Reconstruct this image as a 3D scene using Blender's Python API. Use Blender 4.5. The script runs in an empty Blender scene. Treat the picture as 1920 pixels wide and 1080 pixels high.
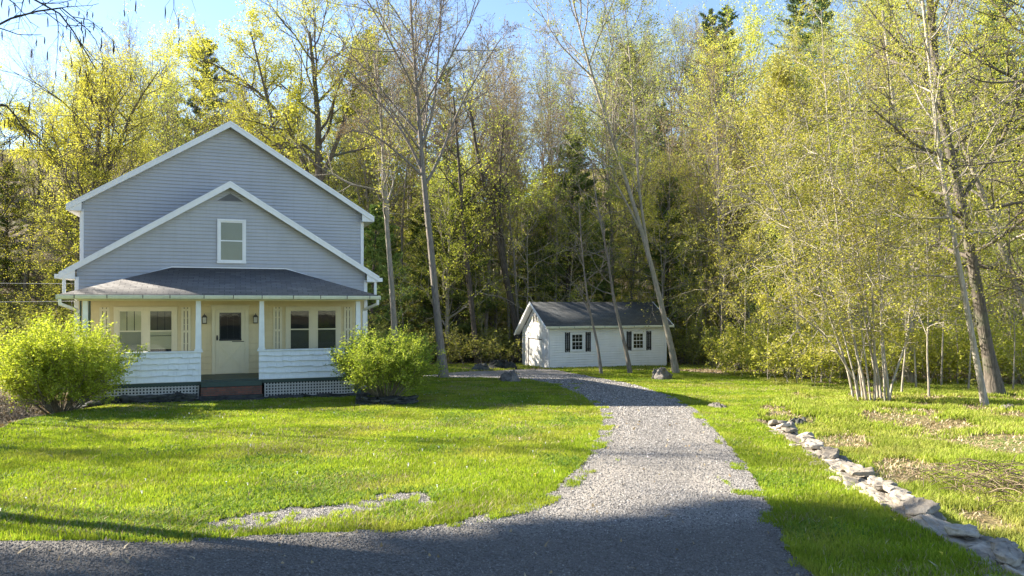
import bpy, math, random
import numpy as np
from mathutils import Vector, Matrix, noise as mnoise
PI = math.pi
R = math.radians
scene = bpy.context.scene
col = scene.collection
F = 1387.0; CZ = 2.03; HY = 570.0          # focal length in photo pixels, eye height, horizon row

# ------------------------------------------------------------------ helpers
def smooth(a, b, x):
    t = np.clip((x - a) / (b - a), 0, 1)
    return t * t * (3 - 2 * t)

_TAB = np.random.default_rng(99).random(65536).astype(np.float32)
def _h(ix, iy, s):
    return _TAB[(ix.astype(np.int64) * 73 + iy.astype(np.int64) * 9781 + int(s) * 3571) & 65535]

def vnoise(x, y, s=0):
    x = np.asarray(x, float); y = np.asarray(y, float)
    ix = np.floor(x); iy = np.floor(y); fx = x - ix; fy = y - iy
    fx = fx * fx * (3 - 2 * fx); fy = fy * fy * (3 - 2 * fy)
    a = _h(ix, iy, s); b = _h(ix + 1, iy, s); c = _h(ix, iy + 1, s); d = _h(ix + 1, iy + 1, s)
    return (a * (1 - fx) + b * fx) * (1 - fy) + (c * (1 - fx) + d * fx) * fy

def fbm(x, y, s=0, o=3):
    t = 0; a = 1; n = 0
    for k in range(o):
        t = t + a * vnoise(x * 2 ** k, y * 2 ** k, s + k); n += a; a *= .5
    return t / n

# line of the dry-stone wall, world metres (near to far)
WALL = np.array([(4.25, 5.6), (4.28, 6.5), (4.35, 7.4), (4.42, 8.3), (4.62, 9.6), (4.9, 11.2), (5.15, 12.7), (5.4, 14.4), (5.6, 16.2), (5.75, 17.2)])

def ground(x, y):
    x = np.asarray(x, float); y = np.asarray(y, float)
    z = -0.0375 * np.clip(y, -8, 47)
    z = z + .05 * (fbm(x / 3.1, y / 3.1, 3) - .5) * smooth(3, 7, np.abs(x) * .4 + 3)
    # drop behind the stone wall
    wx = np.interp(y, WALL[:, 1], WALL[:, 0])
    z = z - .22 * smooth(.05, .55, x - wx) * smooth(4, 6, y) * (1 - smooth(16.5, 18.5, y)) * (1 - .6 * smooth(2, 5, x - wx))
    # bank left of the lawn
    z = z - .45 * smooth(10.9, 12.6, -x) * (1 - smooth(20.0, 21.5, y)) * smooth(10, 15, y)
    # hillside
    yb = 47 - 8 * smooth(14, 30, x) - 6 * smooth(16, 30, -x)
    q = np.maximum(y - yb, 0)
    sl = .30 + .16 * smooth(10, 50, x) + .10 * smooth(15, 50, -x)
    z = z + sl * (np.sqrt(q * q + 40) - math.sqrt(40)) * (1 - .55 * smooth(90, 260, y))
    z = z + smooth(0, 12, q) * 2.0 * (fbm(x / 14, y / 14, 9) - .5)
    return z

def gz(x, y): return float(ground(np.array([x]), np.array([y]))[0])
def GX(px, d): return (px - 960) / F * d
def WZ(py, d): return CZ + (HY - py) * d / F
def PG(px, py):
    d = 2816.0 / (py - HY - 52)
    return (GX(px, d), d)

def tag(o, label=None, cat=None, group=None, kind=None):
    if label: o['label'] = label
    if cat: o['category'] = cat
    if group: o['group'] = group
    if kind: o['kind'] = kind
    return o

def link(o, parent=None):
    col.objects.link(o)
    if parent is not None: o.parent = parent
    return o

def empty(name, loc, rz=0):
    o = bpy.data.objects.new(name, None); link(o)
    o.location = loc; o.rotation_euler = (0, 0, rz); o.empty_display_size = .2
    return o

def mesh_np(name, V, Q, mat, parent=None, smooth_=False, T=None, loc=None, uv=None):
    """V (n,3), Q (m,4) quads, T (k,3) tris"""
    me = bpy.data.meshes.new(name)
    V = np.asarray(V, np.float32)
    nq = 0 if Q is None else len(Q); nt = 0 if T is None else len(T)
    me.vertices.add(len(V)); me.vertices.foreach_set('co', V.ravel())
    L = []
    if nq: L.append(np.asarray(Q, np.int32).ravel())
    if nt: L.append(np.asarray(T, np.int32).ravel())
    L = np.concatenate(L)
    me.loops.add(len(L)); me.loops.foreach_set('vertex_index', L)
    me.polygons.add(nq + nt)
    st = np.concatenate([np.arange(nq) * 4, nq * 4 + np.arange(nt) * 3]).astype(np.int32)
    me.polygons.foreach_set('loop_start', st)
    if smooth_: me.polygons.foreach_set('use_smooth', np.ones(nq + nt, bool))
    if uv is not None:
        ul = me.uv_layers.new(name='UVMap'); ul.data.foreach_set('uv', np.asarray(uv, np.float32)[L].ravel())
    me.update(calc_edges=True)
    me.materials.append(mat)
    o = bpy.data.objects.new(name, me); link(o, parent)
    if loc is not None: o.location = loc
    return o

class MB:
    """collects boxes / prisms and links them as one mesh"""
    def __init__(s, dz=0): s.v = []; s.f = []; s.uv = []; s.dz = dz
    def add(s, vs, fs):
        b = len(s.v); s.v += [(p[0], p[1], p[2] - s.dz) for p in vs]; s.f += [tuple(i + b for i in f) for f in fs]
    def box(s, x0, x1, y0, y1, z0, z1):
        s.add([(x0, y0, z0), (x1, y0, z0), (x1, y1, z0), (x0, y1, z0), (x0, y0, z1), (x1, y0, z1), (x1, y1, z1), (x0, y1, z1)],
              [(0, 3, 2, 1), (4, 5, 6, 7), (0, 1, 5, 4), (1, 2, 6, 5), (2, 3, 7, 6), (3, 0, 4, 7)])
    def prism(s, pts, y0, y1, axis='y'):
        n = len(pts)
        if axis == 'y': a = [(p[0], y0, p[1]) for p in pts]; b = [(p[0], y1, p[1]) for p in pts]
        else: a = [(y0, p[0], p[1]) for p in pts]; b = [(y1, p[0], p[1]) for p in pts]
        s.add(a + b, [tuple(range(n)), tuple(range(2 * n - 1, n - 1, -1))] + [(i, n + i, n + (i + 1) % n, (i + 1) % n) for i in range(n)])
    def obox(s, c, ax, ay, az):
        c = Vector(c); ax = Vector(ax); ay = Vector(ay); az = Vector(az)
        vs = [c + i * ax + j * ay + k * az for k in (-1, 1) for (i, j) in ((-1, -1), (1, -1), (1, 1), (-1, 1))]
        s.add([tuple(v) for v in vs], [(0, 3, 2, 1), (4, 5, 6, 7), (0, 1, 5, 4), (1, 2, 6, 5), (2, 3, 7, 6), (3, 0, 4, 7)])
    def bar(s, a, b, w, h):
        a = Vector(a); b = Vector(b); d = (b - a); L = d.length; d.normalize()
        up = Vector((0, 0, 1)) if abs(d.z) < .95 else Vector((0, 1, 0))
        sd = d.cross(up).normalized(); u = sd.cross(d).normalized()
        s.obox((a + b) / 2, d * L / 2, sd * w / 2, u * h / 2)
    def build(s, name, mat, parent=None, bevel=0, smooth_=False):
        me = bpy.data.meshes.new(name); me.from_pydata(s.v, [], s.f); me.update()
        import bmesh
        bm = bmesh.new(); bm.from_mesh(me); bmesh.ops.recalc_face_normals(bm, faces=bm.faces[:])
        if bevel: bmesh.ops.bevel(bm, geom=bm.edges[:], offset=bevel, segments=1, affect='EDGES')
        bm.to_mesh(me); bm.free()
        me.materials.append(mat)
        if smooth_:
            for p in me.polygons: p.use_smooth = True
        o = bpy.data.objects.new(name, me); link(o, parent)
        return o

# ------------------------------------------------------------------ materials
class N:
    def __init__(s, name):
        s.m = bpy.data.materials.new(name); s.m.use_nodes = True
        s.t = s.m.node_tree; s.n = s.t.nodes; s.l = s.t.links
        s.n.clear(); s.out = s.n.new('ShaderNodeOutputMaterial')
    def new(s, t, **k):
        o = s.n.new(t)
        for a, b in k.items():
            if a in o.inputs.keys() if isinstance(a, str) else False: o.inputs[a].default_value = b
            else: setattr(o, a, b)
        return o
    def set(s, o, **k):
        for a, b in k.items(): o.inputs[a.replace('_', ' ')].default_value = b
        return o
    def link(s, a, b): s.l.new(a, b)
    def coord(s, kind='Object', scale=None):
        t = s.n.new('ShaderNodeTexCoord'); o = t.outputs[kind]
        if scale is not None:
            mp = s.n.new('ShaderNodeMapping'); mp.inputs['Scale'].default_value = scale
            s.link(o, mp.inputs['Vector']); o = mp.outputs['Vector']
        return o
    def noise(s, vec, scale, detail=4, rough=.55, dist=0):
        o = s.n.new('ShaderNodeTexNoise'); o.inputs['Scale'].default_value = scale; o.inputs['Detail'].default_value = detail
        o.inputs['Roughness'].default_value = rough; o.inputs['Distortion'].default_value = dist
        s.link(vec, o.inputs['Vector']); return o.outputs['Fac']
    def voro(s, vec, scale, feature='F1', out='Distance', rnd=1):
        o = s.n.new('ShaderNodeTexVoronoi'); o.feature = feature; o.inputs['Scale'].default_value = scale
        o.inputs['Randomness'].default_value = rnd
        s.link(vec, o.inputs['Vector']); return o.outputs[out]
    def ramp(s, fac, stops):
        o = s.n.new('ShaderNodeValToRGB'); cr = o.color_ramp
        while len(cr.elements) < len(stops): cr.elements.new(.5)
        for e, (p, c) in zip(cr.elements, stops):
            e.position = p; e.color = (c[0], c[1], c[2], 1) if hasattr(c, '__len__') else (c, c, c, 1)
        s.link(fac, o.inputs['Fac']); return o.outputs['Color']
    def mix(s, fac, a, b, mode='MIX'):
        o = s.n.new('ShaderNodeMix'); o.data_type = 'RGBA'; o.blend_type = mode
        for sock, v in ((o.inputs[0], fac), (o.inputs[6], a), (o.inputs[7], b)):
            if hasattr(v, 'is_output'): s.link(v, sock)
            elif sock.type == 'RGBA' and not hasattr(v, '__len__'): sock.default_value = (v, v, v, 1)
            elif hasattr(v, '__len__'): sock.default_value = (v[0], v[1], v[2], 1)
            else: sock.default_value = v
        return o.outputs[2]
    def math(s, op, a, b=0.0):
        o = s.n.new('ShaderNodeMath'); o.operation = op
        for sock, v in ((o.inputs[0], a), (o.inputs[1], b)):
            if hasattr(v, 'is_output'): s.link(v, sock)
            else: sock.default_value = v
        return o.outputs[0]
    def bump(s, h, strength=.5, dist=.02, nrm=None):
        o = s.n.new('ShaderNodeBump'); o.inputs['Strength'].default_value = strength; o.inputs['Distance'].default_value = dist
        s.link(h, o.inputs['Height'])
        if nrm is not None: s.link(nrm, o.inputs['Normal'])
        return o.outputs['Normal']
    def bsdf(s, color, rough=.8, nrm=None, spec=.3, metal=0):
        o = s.n.new('ShaderNodeBsdfPrincipled')
        for k, v in (('Base Color', color), ('Roughness', rough), ('Specular IOR Level', spec), ('Metallic', metal)):
            if hasattr(v, 'is_output'): s.link(v, o.inputs[k])
            elif hasattr(v, '__len__'): o.inputs[k].default_value = (v[0], v[1], v[2], 1)
            else: o.inputs[k].default_value = v
        if nrm is not None: s.link(nrm, o.inputs['Normal'])
        return o.outputs[0]
    def done(s, sh):
        s.link(sh, s.out.inputs['Surface']); return s.m

def m_paint(name, c, rough=.5, dirt=.25, dirtc=None, scale=2.0, bump=.0):
    n = N(name); co = n.coord('Object')
    f = n.noise(co, scale, 6, .65); g = n.noise(co, scale * 14, 4, .6)
    d = dirtc or tuple(x * .62 for x in c)
    a = n.ramp(f, [(.42, 0), (.72, 1)])
    cc = n.mix(n.math('MULTIPLY', a, dirt), c, d)
    st = n.noise(n.coord('Object', (7, 7, .45)), 1.5, 4, .6)
    cc = n.mix(n.math('MULTIPLY', n.ramp(st, [(.5, 0), (.75, 1)]), dirt * .7), cc, d)
    cc = n.mix(n.math('MULTIPLY', g, .10), cc, tuple(x * .5 for x in c))
    return n.done(n.bsdf(cc, rough, n.bump(g, .15 + bump, .004), .35))

def m_leaf(name, c1, c2, c3=None, tr=.45, hue=.015, val=.25, gloss=.7, patchy=None):
    """leaf blades: colour differs from leaf to leaf and from plant to plant, light passes through"""
    n = N(name)
    g = n.n.new('ShaderNodeNewGeometry'); rnd = g.outputs['Random Per Island']
    oi = n.n.new('ShaderNodeObjectInfo')
    stops = [(.0, c1), (.6, c2)] + ([(1, c3)] if c3 else [])
    cc = n.ramp(rnd, stops)
    if patchy:
        co = n.coord('Object'); f = n.noise(co, .55, 5, .65, .4)
        cc = n.mix(n.math('MULTIPLY', n.ramp(f, [(.46, 0), (.66, 1)]), patchy[1]), cc, patchy[0])
        cc = n.mix(n.math('MULTIPLY', n.ramp(n.noise(co, 1.3, 3, .6), [(.40, 1), (.56, 0)]), .45), cc, tuple(x * .5 for x in c1))
    hs = n.n.new('ShaderNodeHueSaturation')
    n.link(cc, hs.inputs['Color'])
    n.link(n.math('ADD', n.math('MULTIPLY', oi.outputs['Random'], hue * 2), .5 - hue), hs.inputs['Hue'])
    n.link(n.math('ADD', n.math('MULTIPLY', oi.outputs['Random'], val), 1 - val / 2), hs.inputs['Value'])
    cc = hs.outputs['Color']
    p = n.bsdf(cc, gloss, None, .15)
    t = n.n.new('ShaderNodeBsdfTranslucent')
    n.link(n.mix(1.0, cc, (1.0, 1.0, .55), 'MULTIPLY'), t.inputs['Color'])
    mx = n.n.new('ShaderNodeMixShader'); mx.inputs[0].default_value = tr
    n.link(p, mx.inputs[1]); n.link(t.outputs[0], mx.inputs[2])
    return n.done(mx.outputs[0])

def m_bark(name, c1, c2, c3=None, sc=1.0):
    n = N(name)
    co = n.coord('Object', (9 * sc, 9 * sc, 1.6 * sc)); co2 = n.coord('Object')
    f = n.noise(co, 2.2, 7, .7, .4); v = n.voro(co, 3.0)
    p = n.noise(co2, .9, 4, .6)
    cc = n.ramp(f, [(.32, c1), (.62, c2)])
    if c3: cc = n.mix(n.ramp(p, [(.50, 0), (.62, 1)]), cc, c3)
    h = n.math('ADD', f, n.math('MULTIPLY', v, .6))
    return n.done(n.bsdf(cc, .9, n.bump(h, .9, .03), .15))

M = {}
M['siding'] = m_paint('vinyl_siding_grey', (.46, .472, .498), .55, .34, (.33, .33, .32), scale=.7)
M['cream'] = m_paint('cream_paint', (.74, .62, .36), .6, .35, (.52, .43, .26), scale=1.2)
M['cream_light'] = m_paint('cream_trim', (.78, .70, .48), .6, .25, scale=1.2)
M['white'] = m_paint('white_paint', (.86, .86, .84), .5, .25, (.55, .55, .52), scale=1.5)
M['white_aged'] = m_paint('white_shingle_paint', (.83, .86, .85), .7, .35, (.5, .53, .52), scale=3, bump=.3)
M['white_peel'] = m_paint('peeling_white_paint', (.80, .78, .74), .7, .8, (.42, .37, .30), scale=4, bump=.4)
M['dark_green'] = m_paint('dark_green_paint', (.045, .075, .062), .5, .4, scale=3)
M['lattice'] = m_paint('weathered_lattice', (.52, .51, .47), .8, .5, (.33, .31, .27), scale=3)
M['black'] = m_paint('black_paint', (.025, .024, .025), .5, .3, scale=5)
M['dark'] = m_paint('dark_interior', (.02, .02, .02), .9, .2)
M['gutter'] = m_paint('gutter_cream', (.66, .67, .50), .45, .4, (.4, .4, .28), scale=3)
M['shade'] = m_paint('roller_blind', (.33, .31, .24), .8, .2)
M['curtain'] = m_paint('tan_curtain', (.56, .50, .34), .9, .25, scale=4)
M['curtain_pale'] = m_paint('pale_blind', (.55, .50, .34), .9, .15, scale=4)
M['fabric_dark'] = m_paint('dim_curtain', (.10, .095, .07), .9, .3, scale=6)
M['metal_dark'] = m_paint('dark_bronze', (.05, .04, .03), .4, .3, scale=8)
M['cable'] = m_paint('cable', (.45, .45, .45), .6, .1)

def m_glass():
    n = N('window_glass')
    tr = n.n.new('ShaderNodeBsdfTransparent'); gl = n.n.new('ShaderNodeBsdfGlossy'); gl.inputs['Roughness'].default_value = .03
    tr.inputs['Color'].default_value = (.95, .97, .95, 1)
    fr = n.n.new('ShaderNodeFresnel'); fr.inputs['IOR'].default_value = 1.33
    co = n.coord('Object'); n.link(n.bump(n.noise(co, 3, 2), .03, .02), gl.inputs['Normal'])
    mx = n.n.new('ShaderNodeMixShader'); n.link(fr.outputs[0], mx.inputs[0]); n.link(tr.outputs[0], mx.inputs[1]); n.link(gl.outputs[0], mx.inputs[2])
    return n.done(mx.outputs[0])
M['glass'] = m_glass()

def m_shingle(name, cols, w=.30, h=.14):
    n = N(name)
    uv = n.coord('UV')
    b = n.n.new('ShaderNodeTexBrick'); b.offset = .5; b.inputs['Scale'].default_value = 1
    b.inputs['Brick Width'].default_value = w; b.inputs['Row Height'].default_value = h; b.inputs['Mortar Size'].default_value = .008
    b.inputs['Mortar Smooth'].default_value = .3; b.inputs['Bias'].default_value = 0
    b.inputs['Color1'].default_value = (*cols[0], 1); b.inputs['Color2'].default_value = (*cols[1], 1)
    b.inputs['Mortar'].default_value = tuple(c * .35 for c in cols[0]) + (1,)
    n.link(uv, b.inputs['Vector'])
    f = n.noise(uv, 1.1, 5, .6); g = n.noise(uv, 90, 3, .7); k = n.noise(uv, 9, 3, .6)
    cc = n.mix(n.ramp(f, [(.4, 0), (.65, .7)]), b.outputs['Color'], cols[2])
    cc = n.mix(n.math('MULTIPLY', k, .5), cc, tuple(c * .45 for c in cols[1]))
    hh = n.math('ADD', n.math('MULTIPLY', b.outputs['Fac'], -1.0), n.math('MULTIPLY', g, .4))
    return n.done(n.bsdf(cc, .92, n.bump(hh, .8, .01), .15))
M['roof'] = m_shingle('asphalt_shingles', [(.15, .143, .14), (.25, .238, .228), (.18, .172, .165)])
M['roof_dark'] = m_shingle('dark_shingles', [(.085, .09, .095), (.14, .145, .145), (.12, .12, .115)])

def m_brick():
    n = N('old_red_brick'); co = n.coord('Object')
    mp = n.n.new('ShaderNodeMapping'); mp.inputs['Rotation'].default_value = (R(90), 0, 0); n.link(co, mp.inputs[0])
    b = n.n.new('ShaderNodeTexBrick'); b.inputs['Scale'].default_value = 1; b.inputs['Brick Width'].default_value = .21
    b.inputs['Row Height'].default_value = .072; b.inputs['Mortar Size'].default_value = .008
    b.inputs['Color1'].default_value = (.24, .095, .065, 1); b.inputs['Color2'].default_value = (.14, .075, .055, 1); b.inputs['Mortar'].default_value = (.10, .09, .08, 1)
    n.link(mp.outputs[0], b.inputs['Vector'])
    f = n.noise(co, 5, 5, .7)
    cc = n.mix(n.ramp(f, [(.5, 0), (.7, .6)]), b.outputs['Color'], (.045, .04, .035))
    return n.done(n.bsdf(cc, .9, n.bump(b.outputs['Fac'], -.7, .01), .15))
M['brick'] = m_brick()

def m_stone(name, c1, c2, c3, sc=1.0):
    n = N(name); co = n.coord('Object')
    f = n.noise(co, 3.5 * sc, 7, .7, .6); g = n.noise(co, 22 * sc, 5, .7); mo = n.noise(co, 1.7 * sc, 4, .6)
    oi = n.n.new('ShaderNodeObjectInfo')
    cc = n.ramp(f, [(.3, c1), (.65, c2)])
    cc = n.mix(n.ramp(mo, [(.56, 0), (.66, .75)]), cc, c3)
    cc = n.mix(n.math('MULTIPLY', g, .5), cc, tuple(x * .4 for x in c1))
    hs = n.n.new('ShaderNodeHueSaturation'); n.link(cc, hs.inputs['Color'])
    n.link(n.math('ADD', n.math('MULTIPLY', oi.outputs['Random'], .8), .55), hs.inputs['Value'])
    h = n.math('ADD', f, n.math('MULTIPLY', g, .5))
    return n.done(n.bsdf(hs.outputs['Color'], .9, n.bump(h, .9, .03), .2))
M['stone'] = m_stone('bluestone', (.22, .185, .145), (.54, .475, .385), (.26, .22, .14), 1)
M['stone_dark'] = m_stone('damp_slate', (.035, .035, .035), (.11, .11, .105), (.06, .075, .05), 1.3)
M['rock'] = m_stone('field_rock', (.16, .14, .12), (.33, .30, .26), (.10, .12, .06), 1)
M['rock_moss'] = m_stone('mossy_rock', (.05, .05, .045), (.11, .115, .10), (.05, .075, .03), 1)

def m_gravel():
    n = N('gravel'); co = n.coord('Object')
    v = n.n.new('ShaderNodeTexVoronoi'); v.inputs['Scale'].default_value = 62; n.link(co, v.inputs['Vector'])
    sep = n.n.new('ShaderNodeSeparateColor'); n.link(v.outputs['Color'], sep.inputs[0])
    w = n.n.new('ShaderNodeTexVoronoi'); w.inputs['Scale'].default_value = 26; n.link(co, w.inputs['Vector'])
    sep2 = n.n.new('ShaderNodeSeparateColor'); n.link(w.outputs['Color'], sep2.inputs[0])
    big = n.noise(co, .5, 5, .6); fine = n.noise(co, 120, 3, .6)
    cc = n.ramp(sep.outputs[0], [(0, (.12, .11, .10)), (.45, (.235, .218, .20)), (.85, (.36, .335, .305)), (1, (.52, .49, .45))])
    cc = n.mix(n.math('MULTIPLY', sep2.outputs[1], .35), cc, (.17, .165, .165))
    cc = n.mix(n.ramp(big, [(.40, 0), (.70, .55)]), cc, (.27, .24, .195))
    at = n.n.new('ShaderNodeAttribute'); at.attribute_name = 'track'
    cc = n.mix(n.math('MULTIPLY', at.outputs['Fac'], .85), cc, (.36, .325, .28))
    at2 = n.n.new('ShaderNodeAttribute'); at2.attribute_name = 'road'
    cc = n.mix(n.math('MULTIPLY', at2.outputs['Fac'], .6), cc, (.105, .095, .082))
    h = n.math('ADD', n.math('MULTIPLY', v.outputs['Distance'], -1.0), n.math('MULTIPLY', w.outputs['Distance'], -.7))
    h = n.math('ADD', h, n.math('MULTIPLY', fine, .25))
    return n.done(n.bsdf(cc, .9, n.bump(h, 1.0, .018), .2))
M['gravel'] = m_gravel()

def m_soil(name, stops, sc=1.0, bumpd=.03):
    n = N(name); co = n.coord('Object')
    a = n.noise(co, .35 * sc, 6, .65, .3); b = n.noise(co, 5 * sc, 6, .75); v = n.n.new('ShaderNodeTexVoronoi'); v.inputs['Scale'].default_value = 14 * sc
    n.link(co, v.inputs['Vector']); sep = n.n.new('ShaderNodeSeparateColor'); n.link(v.outputs['Color'], sep.inputs[0])
    f = n.math('ADD', n.math('MULTIPLY', a, .62), n.math('MULTIPLY', n.math('ADD', n.math('MULTIPLY', b, .5), n.math('MULTIPLY', sep.outputs[0], .5)), .38))
    cc = n.ramp(f, stops)
    h = n.math('ADD', b, n.math('MULTIPLY', v.outputs['Distance'], .8))
    return n.done(n.bsdf(cc, .95, n.bump(h, .9, bumpd), .1))
M['floor'] = m_soil('forest_floor', [(.30, (.06, .048, .03)), (.44, (.12, .09, .06)), (.54, (.18, .13, .09)), (.62, (.09, .11, .04)), (.8, (.12, .15, .045))])
M['turf'] = m_soil('turf_soil', [(.30, (.080, .095, .018)), (.5, (.12, .16, .022)), (.62, (.17, .19, .035)), (.75, (.20, .19, .07))], 1.0)
M['meadow'] = m_soil('meadow_soil', [(.34, (.10, .085, .035)), (.48, (.22, .17, .085)), (.56, (.12, .15, .035)), (.7, (.10, .15, .03))], 1.1)
M['hill_'] = m_soil('wooded_hill', [(.34, (.03, .032, .018)), (.5, (.07, .062, .035)), (.62, (.06, .08, .028)), (.75, (.10, .12, .04))], .6, .2)

M['bark_grey'] = m_bark('grey_bark', (.115, .095, .08), (.31, .27, .23), (.22, .20, .16))
M['bark_brown'] = m_bark('brown_bark', (.06, .05, .04), (.19, .16, .13), (.13, .13, .09))
M['bark_pale'] = m_bark('pale_bark', (.20, .17, .135), (.44, .39, .32), (.30, .28, .21))
M['bark_white'] = m_bark('white_bark', (.30, .27, .22), (.62, .57, .48), (.42, .40, .32))
M['bark_dark'] = m_bark('dark_bark', (.04, .033, .027), (.13, .11, .09))
M['twig'] = m_bark('bush_stem', (.10, .085, .055), (.26, .22, .15))
M['leaf_yellow'] = m_leaf('oak_leaf_spring', (.40, .42, .06), (.58, .56, .10), (.66, .60, .18), .45)
M['leaf_green'] = m_leaf('young_green_leaf', (.31, .34, .045), (.46, .47, .075), (.62, .58, .15), .45)
M['leaf_olive'] = m_leaf('olive_leaf', (.22, .25, .06), (.36, .38, .09), (.48, .46, .15), .42)
M['leaf_gold'] = m_leaf('golden_catkin', (.37, .36, .09), (.49, .46, .13), (.44, .47, .12), .4)
M['leaf_bud'] = m_leaf('reddish_bud', (.20, .12, .07), (.30, .20, .10), (.34, .28, .12), .3)
M['needle'] = m_leaf('pine_needle', (.07, .12, .055), (.11, .17, .075), (.16, .21, .09), .2, val=.4)
M['needle_light'] = m_leaf('hemlock_needle', (.09, .15, .045), (.15, .22, .06), (.23, .28, .08), .3, val=.3)
M['bush_leaf'] = m_leaf('bush_leaf', (.25, .31, .03), (.41, .46, .05), (.64, .65, .13), .45)
M['bush_leaf2'] = m_leaf('bush_leaf_green', (.19, .255, .035), (.32, .38, .05), (.52, .54, .10), .42)
M['grass'] = m_leaf('grass_blade', (.20, .305, .022), (.31, .412, .034), (.45, .49, .075), .5, 0, 0, patchy=((.42, .38, .10), .6))
M['grass_tall'] = m_leaf('rough_grass', (.24, .33, .03), (.38, .46, .06), (.50, .46, .17), .45, 0, 0, patchy=((.42, .36, .14), .6))
M['litter'] = m_leaf('dead_leaf', (.22, .16, .09), (.38, .29, .18), (.50, .42, .28), .15, 0, 0)
M['straw'] = m_leaf('dead_twig', (.07, .05, .035), (.18, .13, .085), (.32, .25, .16), .1, 0, 0)
M['catkin'] = m_leaf('catkin', (.05, .035, .02), (.09, .06, .03), (.12, .09, .04), .2)
M['petal_white'] = m_paint('petal_white', (.8, .8, .75)); M['petal_yellow'] = m_paint('petal_yellow', (.75, .6, .05))

# ------------------------------------------------------------------ branching plants
def nrm(v): return v / np.maximum(np.linalg.norm(v, axis=-1, keepdims=True), 1e-9)

def tubes(P, Rr, m):
    """P (B,K,3) Rr (B,K) -> verts, quads"""
    B, K, _ = P.shape
    T = nrm(np.gradient(P, axis=1))
    ref = np.where(np.abs(T[:, :1, 2:3]) > .9, np.array([1., 0, 0]), np.array([0, 0, 1.]))
    e1 = nrm(np.cross(T, np.broadcast_to(ref, T.shape))); e2 = np.cross(T, e1)
    a = np.arange(m) * 2 * PI / m
    V = P[:, :, None, :] + Rr[:, :, None, None] * (np.cos(a)[None, None, :, None] * e1[:, :, None, :] + np.sin(a)[None, None, :, None] * e2[:, :, None, :])
    V = V.reshape(-1, 3)
    b = np.arange(B)[:, None, None] * K * m; k = np.arange(K - 1)[None, :, None] * m; i = np.arange(m)[None, None, :]; j = (i + 1) % m
    Q = np.stack([b + k + i, b + k + j, b + k + m + j, b + k + m + i], -1).reshape(-1, 4)
    return V, Q

def grow(rng, P, Rr, n, f0, f1, ang, L, K=4, rr=.5, rmin=.004, wob=.15, trop=.1, flat=False, lenpar=False, fpow=1.0, asd=.18):
    B, KP, _ = P.shape
    if isinstance(n, int): idx = np.repeat(np.arange(B), n); j = np.tile(np.arange(n), B); nn = n
    f = f0 + (f1 - f0) * (((j + rng.random(len(j))) / nn) ** fpow)
    t = f * (KP - 1); k0 = np.minimum(t.astype(int), KP - 2); fr = (t - k0)[:, None]
    A = P[idx, k0]; Bp = P[idx, k0 + 1]
    st = A * (1 - fr) + Bp * fr; d = nrm(Bp - A)
    pr = Rr[idx, k0] * (1 - fr[:, 0]) + Rr[idx, k0 + 1] * fr[:, 0]
    ref = np.where(np.abs(d[:, 2:3]) > .9, np.array([1., 0, 0]), np.array([0, 0, 1.]))
    e1 = nrm(np.cross(d, ref)); e2 = np.cross(d, e1)
    if flat:
        az = np.where(j % 2 == 0, 0, PI) + rng.normal(0, .35, len(j))
    else: az = j * 2.39996 + rng.random(len(j)) * 1.2 + idx * 1.7
    a = ang(f) if callable(ang) else np.full(len(j), ang)
    a = a + rng.normal(0, asd, len(j))
    dr = nrm(np.cos(a)[:, None] * d + np.sin(a)[:, None] * (np.cos(az)[:, None] * e1 + np.sin(az)[:, None] * e2))
    pl = np.linalg.norm(np.diff(P, axis=1), axis=2).sum(1)[idx]
    ln = (L(f) if callable(L) else np.full(len(j), L)) * (.7 + .6 * rng.random(len(j)))
    if lenpar: ln = ln * pl
    C = np.zeros((len(j), K, 3)); C[:, 0] = st
    for k in range(1, K):
        dr = nrm(dr + rng.normal(0, wob, dr.shape) + np.array([0, 0, trop]))
        C[:, k] = C[:, k - 1] + dr * (ln / (K - 1))[:, None]
    r0 = np.maximum(np.minimum(pr * .85, pr * rr + ln * .003), rmin)
    RR = np.maximum(r0[:, None] * np.linspace(1, .3, K)[None, :], rmin * .7)
    return C, RR

def leaves(rng, P, n, f0, f1, size, asp=.5, jit=.05, up=.5, droop=0, alongp=0):
    B, K, _ = P.shape
    idx = np.repeat(np.arange(B), n)
    f = f0 + (f1 - f0) * rng.random(len(idx)); t = f * (K - 1); k0 = np.minimum(t.astype(int), K - 2); fr = (t - k0)[:, None]
    c = P[idx, k0] * (1 - fr) + P[idx, k0 + 1] * fr + rng.normal(0, jit, (len(idx), 3))
    a = rng.normal(0, 1, (len(idx), 3)); a[:, 2] *= (1 - .6 * up); a[:, 2] -= droop
    if alongp: a = a + alongp * nrm(P[idx, k0 + 1] - P[idx, k0])
    a = nrm(a)
    nn = nrm(rng.normal(0, 1, (len(idx), 3)) * (1 - up * .6) + np.array([0, 0, up]))
    b = nrm(np.cross(a, nn))
    s = (size * (.6 + .8 * rng.random(len(idx))))[:, None]
    a = a * s; b = b * s * asp
    V = np.stack([c - a * .5, c - b * .5 + a * .06, c + a * .5, c + b * .5 + a * .06], 1).reshape(-1, 3)
    Q = np.arange(len(V)).reshape(-1, 4)
    return V, Q

class Plant:
    def __init__(s): s.w = []; s.lf = []
    def wood(s, P, Rr, m): s.w.append(tubes(P, Rr, m))
    def leaf(s, *a, **k): s.lf.append(leaves(*a, **k))
    @staticmethod
    def cat(L):
        V = []; Q = []; o = 0
        for v, q in L: V.append(v); Q.append(q + o); o += len(v)
        return np.concatenate(V), np.concatenate(Q)

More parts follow.
